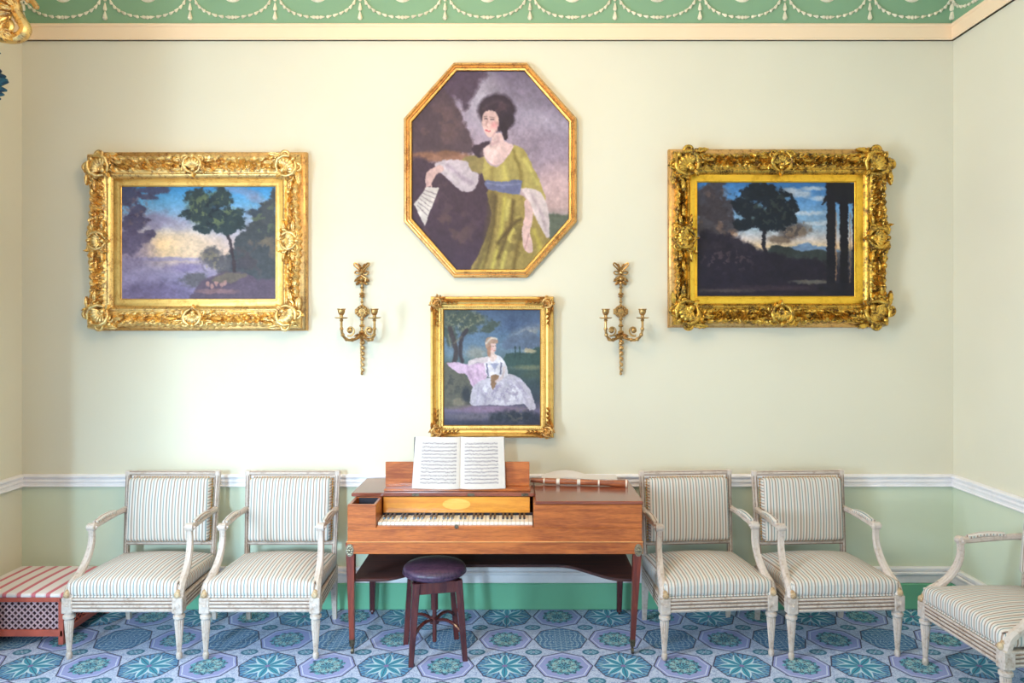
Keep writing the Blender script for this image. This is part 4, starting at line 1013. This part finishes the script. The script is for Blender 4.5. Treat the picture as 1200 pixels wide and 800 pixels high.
# ------------------------------------------------------------------ wall sconces
def sconce(x, label, dxc, e, sp):
    R = thing('wall_sconce', (x, 0, 1.877), 0, label, 'sconce', 'gilt sconces on the back wall')
    b = M['brass']; g = G()
    g.tube([(0, -.02, .25), (0, -.02, .16), (0, -.02, .02)], [.008, .008, .006], 8); g.tube([(0, -.02, -.02), (0, -.025, -.14)], .008, 8)
    for z, r in ((.15, .013), (.11, .018), (.095, .014), (.06, .011), (.035, .014), (-.05, .014), (-.09, .017), (-.13, .020), (-.155, .024)): g.ball((0, -.022, z), r, 10, 6, sz=.6)
    g.lathe([(.008, .0), (.022, .003), (.008, .008)], (0, -.022, .088), 12)
    g.build('stem', b, R)
    g = G()                                                   # ribbon bow
    for q in (-1, 1):
        g.tube(bez([(0, -.025, .24), (q*.022, -.034, .268), (q*.046, -.034, .292), (q*.040, -.03, .305), (q*.016, -.026, .285), (0, -.025, .25)], 20), .0085, 6, flat=.6)
        g.tube(bez([(0, -.025, .24), (q*.028, -.03, .232), (q*.044, -.03, .244), (q*.030, -.026, .254), (0, -.025, .245)], 16), .008, 6, flat=.6)
        leaf(g, (0, .225), -PI/2+q*.9, .06, .030, .02, .012); leaf(g, (0, .20), -PI/2+q*.8, .05, .024, .02, .012); leaf(g, (0, .25), PI/2+q*.35, .055, .022, .022, .01)
        g.tube(bez([(q*.006, -.03, .225), (q*.030, -.034, .205), (q*.022, -.03, .185), (q*.036, -.03, .172)], 12), [.007]*12+[.003], 5) if False else g.tube([(q*.006, -.03, .225), (q*.030, -.034, .205), (q*.022, -.03, .185), (q*.036, -.03, .172)], .006, 5)
    g.ball((0, -.034, .244), .014); g.ball((0, -.03, .205), .016); g.ball((0, -.028, .18), .012)
    g.build('ribbon_bow', b, R)
    g = G(); g.lathe([(.001, -.002), (.036, 0), (.040, .008), (.032, .016), (.028, .012), (.012, .014), (.010, .022), (.001, .024)], (0, -.012, 0), 24, axis='y')
    for k in range(10):
        a = 2*PI*k/10; g.ball((.028*math.cos(a), -.026, .028*math.sin(a)), .009, 6, 5)
    g.box(-.046, .046, -.020, -.004, -.018, .018, .004); g.build('rosette', b, R)
    g = G()                                                   # twisted drop
    m = 40; pts = [(.006*math.sin(k*1.05), -.022, -.15-.235*k/m) for k in range(m+1)]; g.tube(pts, [(.012+.005*math.sin(k*1.05*1.0))*(1-.45*k/m) for k in range(m+1)], 7)
    for k in range(7): g.ball((0, -.022, -.165-.033*k), .0165*(1-.08*k), 8, 5, sz=.75)
    g.ball((0, -.022, -.392), .009); g.build('twisted_drop', b, R)
    for q in (-1, 1):
        cx = dxc+q*sp; cy = -e
        g = G()
        pts = bez([(0, -.03, -.145), (cx*.35, -e*.35, -.172), (cx*.72, -e*.72, -.176), (cx*.95, -e*.93, -.145), (cx, cy, -.10), (cx, cy, -.06)], 26)
        g.tube(pts, [.0095-.002*k/(len(pts)-1) for k in range(len(pts))], 8)
        for k in range(3, len(pts)-4, 4): g.ball(pts[k], .0125, 8, 5)
        ic = (cx*.62, -e*.62, -.118); sp_ = []
        for k in range(20):
            t = k/19; a = -1.2+q*0-5.0*t; rr = .036*(1-t)+.012*t
            sp_.append((ic[0]-q*rr*math.cos(a)*(-1), ic[1], ic[2]+rr*math.sin(a)))
        g.tube(sp_, [.006-.002*k/19 for k in range(20)], 6); g.ball(ic, .018, 10, 6, sy=.6)
        leaf(g, (0, -.14), PI/2-q*1.9, .05, .022, .04, .01)
        arm = g.build('arm', b, R)
        g = G(); g.lathe([(.006, -.066), (.012, -.058), (.008, -.048), (.030, -.046), (.040, -.041), (.040, -.038), (.028, -.040), (.010, -.036), (.010, -.026), (.016, -.020), (.022, -.004), (.021, .006), (.026, .010), (.026, .014), (.019, .014), (.016, -.010), (.001, -.012)], (cx, cy, 0), 20)
        g.build('candle_cup', b, arm)
    return R
sconce(-.988, 'gilt two-arm sconce with ribbon bow, between the sunset landscape and the portraits', .013, .20, .100)
sconce(.642, 'gilt two-arm sconce with ribbon bow, between the portraits and the column landscape', 0.0, .17, .112)

# ------------------------------------------------------------------ open music book and recorder on the piano
def book():
    zb = .8545; yb = -.455
    R = thing('music_book', (-.34, yb, zb), 0, 'open book of sheet music leaning on the piano desk', 'book')
    tilt = math.radians(12); Lh = .293
    def pos(side):
        def f(U, V):
            if side < 0: x = -.262*(1-U)+.004; wl = -.012*V if True else 0
            else: x = .004+.248*U
            s = (x-.004)/.25*side                              # 0 at the spine, 1 at the edge
            bul = .022*np.sin(PI*np.clip(s, 0, 1)**.6)+.004
            yy = Lh*(1-V)*math.sin(tilt)-bul*math.cos(tilt); zz = Lh*(1-V)*math.cos(tilt)
            xx = x+(-.012*V*(1-U) if side < 0 else .010*V*U)
            return xx, yy, zz+.003
        return f
    for side in (-1, 1):
        p = Paint(0, 0, 200, 240, 150, 180, 50+side); p.C[:] = (216, 203, 192)
        xs0, xs1 = (30, 184) if side < 0 else (18, 172)
        r_ = np.random.default_rng(9+side)
        for k in range(12):
            y0 = 26+k*16.5
            for q in range(5): p.line([(xs0, y0+q*2.0), (xs1, y0+q*2.0)], .7, (120, 108, 122), 1.0, .7, False)
            for x in np.arange(xs0+6, xs1, 6.5):
                yy = y0+r_.random()*8; p.blob(x+r_.random()*2, yy, 2.0, 1.5, (64, 54, 68), .5, 0, .85)
                if r_.random() < .7: p.line([(x+1, yy), (x+1, yy-5)], .5, (80, 70, 80), .8, .6, False)
        p.mottle(.03)
        p.build('page', pos(side), M['page'], R)
        g = G()                                               # the block of leaves behind the page
        U, V = np.meshgrid(np.linspace(0, 1, 14), np.linspace(0, 1, 6)); x, y, z = pos(side)(U, V)
        A = np.stack([x, y+.0015, z], -1); B = np.stack([x*1.012, y+.012, z-.001], -1)
        n = len(g.v); g.grid(A); g.grid(B)
        idx = lambda b_, i, j: b_*84+i*14+j
        fs = [(idx(0, 0, j), idx(0, 0, j+1), idx(1, 0, j+1), idx(1, 0, j)) for j in range(13)]+[(idx(0, 5, j), idx(0, 5, j+1), idx(1, 5, j+1), idx(1, 5, j)) for j in range(13)]
        fs += [(idx(0, i, c), idx(0, i+1, c), idx(1, i+1, c), idx(1, i, c)) for i in range(5) for c in (0, 13)]
        g.add([], []); g.f += fs; g.build('leaves', M['paper'], R)
    g = G(); g.M = Matrix.Rotation(-tilt, 4, 'X') if False else Matrix.Rotation(-tilt, 4, 'X'); g.box(-.268, .258, .012, .016, .001, Lh+.002, .001)
    g.build('cover', M['dark_in'], R, label='dark cover')
book()
def recorder():
    d = 4.48; x0, z0 = PX(622, 564.5, d); x1, z1 = PX(737, 570, 4.40); zt = .8415; r = .0185
    R = thing('recorder', (x0, -.26, zt+r+.004), 0, 'brown boxwood recorder with white rings lying on the piano lid', 'recorder')
    L = x1-x0; g = G(); seg = [(0, .011), (.02, .013), (.09, .0135), (.14, .017), (.30, .0165), (.5, .0155), (.52, .018), (.66, .0165), (.8, .0165), (.86, .0195), (.93, .021), (1, .0225)]
    g.lathe([(.002, 0)]+[(r_, t*L) for t, r_ in seg]+[(.012, L)], (0, 0, 0), 20, axis='x'); g.build('body', M['flute_wood'], R)
    R.rotation_euler = (0, .012, math.radians(-7))
    for t in (.14, .285, .5, .705, .985):
        rr = float(np.interp(t, [a for a, _ in seg], [b for _, b in seg]))+.0025
        wd = .011 if t in (.285, .5) else .005
        G().lathe([(rr*.8, -wd), (rr, -wd*.8), (rr, wd*.8), (rr*.8, wd)], (t*L, 0, 0), 20, axis='x').build('ring', M['ivory_ring'], R)
    for t in (.33, .38, .43, .56, .60, .64, .76, .80):
        G().ball((t*L, -.005, .0155), .0035, 8, 4, sz=.4).build('finger_hole', M['dark_in'], R)
recorder()
def papers():
    R = thing('folded_sheets', (.34, -.135, .8412), 0, 'pale loose folded sheets lying behind the recorder', 'paper')
    g = G(); A = np.zeros((13, 5, 3))
    for i in range(13):
        for j in range(5):
            u, v = i/12, j/4; A[i, j] = (-.20+.46*u, -.05+.085*v, .014+.020*math.sin(PI*min(1, u*1.6))*(.5+v)+.010*v)
    g.grid(A); n = len(g.v); B = A.copy(); B[..., 2] = np.maximum(0.0005, B[..., 2]-.016); g.grid(B)
    e = lambda b_, i, j: b_*65+i*5+j
    g.f += [(e(0, i, c), e(0, i+1, c), e(1, i+1, c), e(1, i, c)) for i in range(12) for c in (0, 4)]+[(e(0, c, j), e(0, c, j+1), e(1, c, j+1), e(1, c, j)) for c in (0, 12) for j in range(4)]
    g.build('sheet', M['paper'], R)
papers()

# ------------------------------------------------------------------ piano stool
def stool():
    R = thing('piano_stool', (-.462, -.635, 0), math.radians(14), 'dark mahogany stool with round buttoned leather seat, in front of the piano', 'stool')
    g = G().lathe([(.10, .425), (.150, .428), (.166, .436), (.172, .450), (.172, .462), (.168, .472), (.160, .480), (.120, .489), (.06, .493), (.001, .494)], (0, 0, 0), 40)
    st = g.build('seat', M['leather'], R, sharp=60)
    g = G(); pts = [(.1715*math.cos(2*PI*k/40), .1715*math.sin(2*PI*k/40), .446) for k in range(41)]; g.tube(pts, .004, 6); g.build('piping', M['leather'], st)
    h = .112
    for sx in (-1, 1):
        for sy in (-1, 1):
            G().taper(sx*h, sy*h, 0, .424, .0135, .021, sx*.032, sy*.032, .15).build('leg', M['stool_wood'], R)
    g = G()
    for a in range(4):
        g.M = Matrix.Rotation(a*PI/2, 4, 'Z'); g.box(-h, h, -h-.014, -h+.008, .362, .424, .003)
    g.M = None; g.box(-h, h, -h, h, .405, .426, .003); g.build('apron', M['stool_wood'], R)
    g = G()
    for a in range(4):
        g.M = Matrix.Rotation(a*PI/2+PI/4, 4, 'Z'); g.tube(bez([(.012, 0, .176), (.07, 0, .190), (.13, 0, .180), (.176, 0, .150)], 14), .011, 8, flat=.8)
    g.M = None; g.lathe([(.01, .155), (.026, .160), (.028, .185), (.018, .196)], (0, 0, 0), 18); g.build('cross_stretcher', M['stool_wood'], R)
    g = G().lathe([(.008, .055), (.012, .06), (.012, .23), (.020, .235), (.020, .40), (.020, .41)], (0, 0, 0), 14); g.build('screw_post', M['stool_wood'], R)
stool()

# ------------------------------------------------------------------ low lattice box with striped top
def heater_box():
    X0, X1, Y0, Y1 = XL+.035, -2.552, -.545, -.055
    R = thing('lattice_box', ((X0+X1)/2, (Y0+Y1)/2, 0), 0, 'low red-framed lattice box with a red and white striped top in the left corner', 'box')
    K = dict(parent=R, world=True); m = M['box_red']
    for x in (X0+.014, X1-.014):
        for y in (Y0+.014, Y1-.014): G().box(x-.014, x+.014, y-.014, y+.014, 0, .262, .002).build('corner_post', m, **K)
    g = G()
    for z0, z1 in ((.238, .264), (.045, .082)):
        g.box(X0, X1, Y0+.002, Y0+.02, z0, z1); g.box(X0, X1, Y1-.02, Y1-.002, z0, z1); g.box(X1-.02, X1-.002, Y0, Y1, z0, z1); g.box(X0+.002, X0+.02, Y0, Y1, z0, z1)
    g.build('frame_rail', m, **K)
    G().box(X0+.03, X1-.03, Y0+.03, Y1-.03, .05, .245, 0).build('lining', M['box_dark'], **K)
    def lattice(L, Hh, Mx):
        g = G(); p = .0355; t = .0042
        for sg in (-1, 1):
            k = -int(Hh/p)-1
            while k*p < L:
                # strip x = k*p + s (s from 0..Hh), clipped
                a = max(0, -k*p); b = min(Hh, L-k*p)
                if b-a > .004:
                    x0, x1 = k*p+a, k*p+b; z0, z1 = a, b
                    if sg < 0: x0, x1 = L-x0, L-x1
                    d = Vector((x1-x0, 0, z1-z0)).normalized(); n = Vector((-d.z, 0, d.x))*t; y = .0 if sg > 0 else .003
                    q = [Vector((x0, y, z0))+n, Vector((x0, y, z0))-n, Vector((x1, y, z1))-n, Vector((x1, y, z1))+n]
                    vs = q+[v+Vector((0, .003, 0)) for v in q]
                    g.M = Mx; g.add(vs, [(0, 1, 2, 3), (7, 6, 5, 4), (0, 4, 5, 1), (1, 5, 6, 2), (2, 6, 7, 3), (3, 7, 4, 0)]); g.M = None
                k += 1
        return g
    o = lattice(X1-X0-.056, .156, Matrix.Translation((X0+.028, Y0+.014, .082))).build('lattice', M['lattice'], **K); o['kind'] = 'stuff'
    o = lattice(Y1-Y0-.056, .156, Matrix.Translation((X1-.014, Y0+.028, .082)) @ Matrix.Rotation(PI/2, 4, 'Z')).build('lattice', M['box_red'], label='red side lattice', **K); o['kind'] = 'stuff'
    g = G().rbox(((X0+X1)/2, (Y0+Y1)/2, .275), (X1-X0+.004, Y1-Y0+.004, .024), .010, 8, lambda a, b, c, q: (q.x, q.y, q.z+(.006*(1-a*a)*(1-b*b) if c > 0 else 0)))
    g.build('striped_top', M['redstripe'], sharp=60, **K)
heater_box()

# ------------------------------------------------------------------ window pelmet and curtain at the left edge
def pelmet():
    R = thing('carved_pelmet', (XL, -1.3, 3.45), 0, 'carved gilt window pelmet end scrolling into the top left corner', 'pelmet')
    K = dict(parent=R, world=True); g = G()
    g.box(XL, XL+.03, -2.0, -.62, 3.36, 3.58); g.box(XL, XL+.255, -.645, -.62, 3.40, 3.62); g.box(XL+.23, XL+.255, -2.0, -.62, 3.40, 3.62); g.box(XL+.235, XL+.275, -2.0, -.61, 3.60, 3.64)
    g.build('cornice_board', M['gold_flat'], **K)
    def q(px, py, dy=0): x, z = PX(px, py, 4.12+dy); return (x, -.63+dy, z)
    g = G()
    g.tube(bez([q(-16, -6), q(2, -4), q(17, 4), q(20, 16), (q(27, 27)), q(30, 35), q(24, 43), q(12, 45), q(0, 43), q(-8, 41)], 40), [.020+.020*math.sin(PI*min(1, i/28))**2 if False else .033 for i in range(37)], 10, flat=.9)
    g.tube(bez([q(-6, 24), q(6, 22), q(13, 30), q(8, 38), q(-4, 40)], 20), .018, 8)
    for k in range(9): leaf(g, (q(22-3*k, 0)[0], q(0, 10+4*k)[2]), 2.4+.5*k, .10, .05, .655, .02)
    g.tube(bez([q(-8, 4), q(4, 8), q(10, 18), q(6, 26)], 16), .016, 8)
    g.build('corner_scroll', M['gold'], **K)
    g = G()
    g.tube(bez([q(14, 2), q(24, -3), q(34, -2), q(40, 4), q(43, 9)], 18), [.022]*8+[.018]*4+[.012]*5 if False else .015, 8)
    g.ball(q(43, 8), .014); g.ball(q(33, 0), .017); g.build('curled_leaf', M['gold_dull'], **K)
    for k in range(5): g = G(); g.ball(q(-2+k*1.5, 20+k*4), .02); g.build('bead', M['gold_flat'], **K)
pelmet()
def curtain():
    R = thing('curtain', (XL+.1, -.7, 0), 0, 'dark teal tasselled curtain edge below the gilt pelmet', 'curtain')
    g = G(); n = 60; A = np.zeros((2, n, 3))
    for s, z in ((0, .03), (1, 3.38)):
        for i in range(n):
            t = i/(n-1); A[s, i] = (-.08+.235*t+.012*math.sin(t*40), .05-.05*t+.022*math.cos(t*40), z)
    g.grid(A); B = A.copy(); B[..., 1] -= .004; B[..., 0] += .003; g.grid(B); g.build('drape', M['tealcloth'], R)
    def q(px, py): x, z = PX(px, py, 4.12); return (x-R.location.x, -.66-R.location.y, z)
    for (a, b, c, d, r) in ((-2, 84, 3, 86, .018), (-6, 90, 8, 92, .020), (-6, 96, 10, 96, .020), (-6, 101, 11, 98, .018), (-6, 104, 9, 108, .020), (-6, 110, 6, 113, .018), (-6, 114, 2, 118, .016), (-5, 62, 2, 65, .010)):
        p, e = Vector(q(a, b)), Vector(q(c+3, d)); m = (p+e)/2; G().tube([p, m, e], [r, r, r*.35], 7).build('fringe_tuft', M['tealcloth'], R)
curtain()
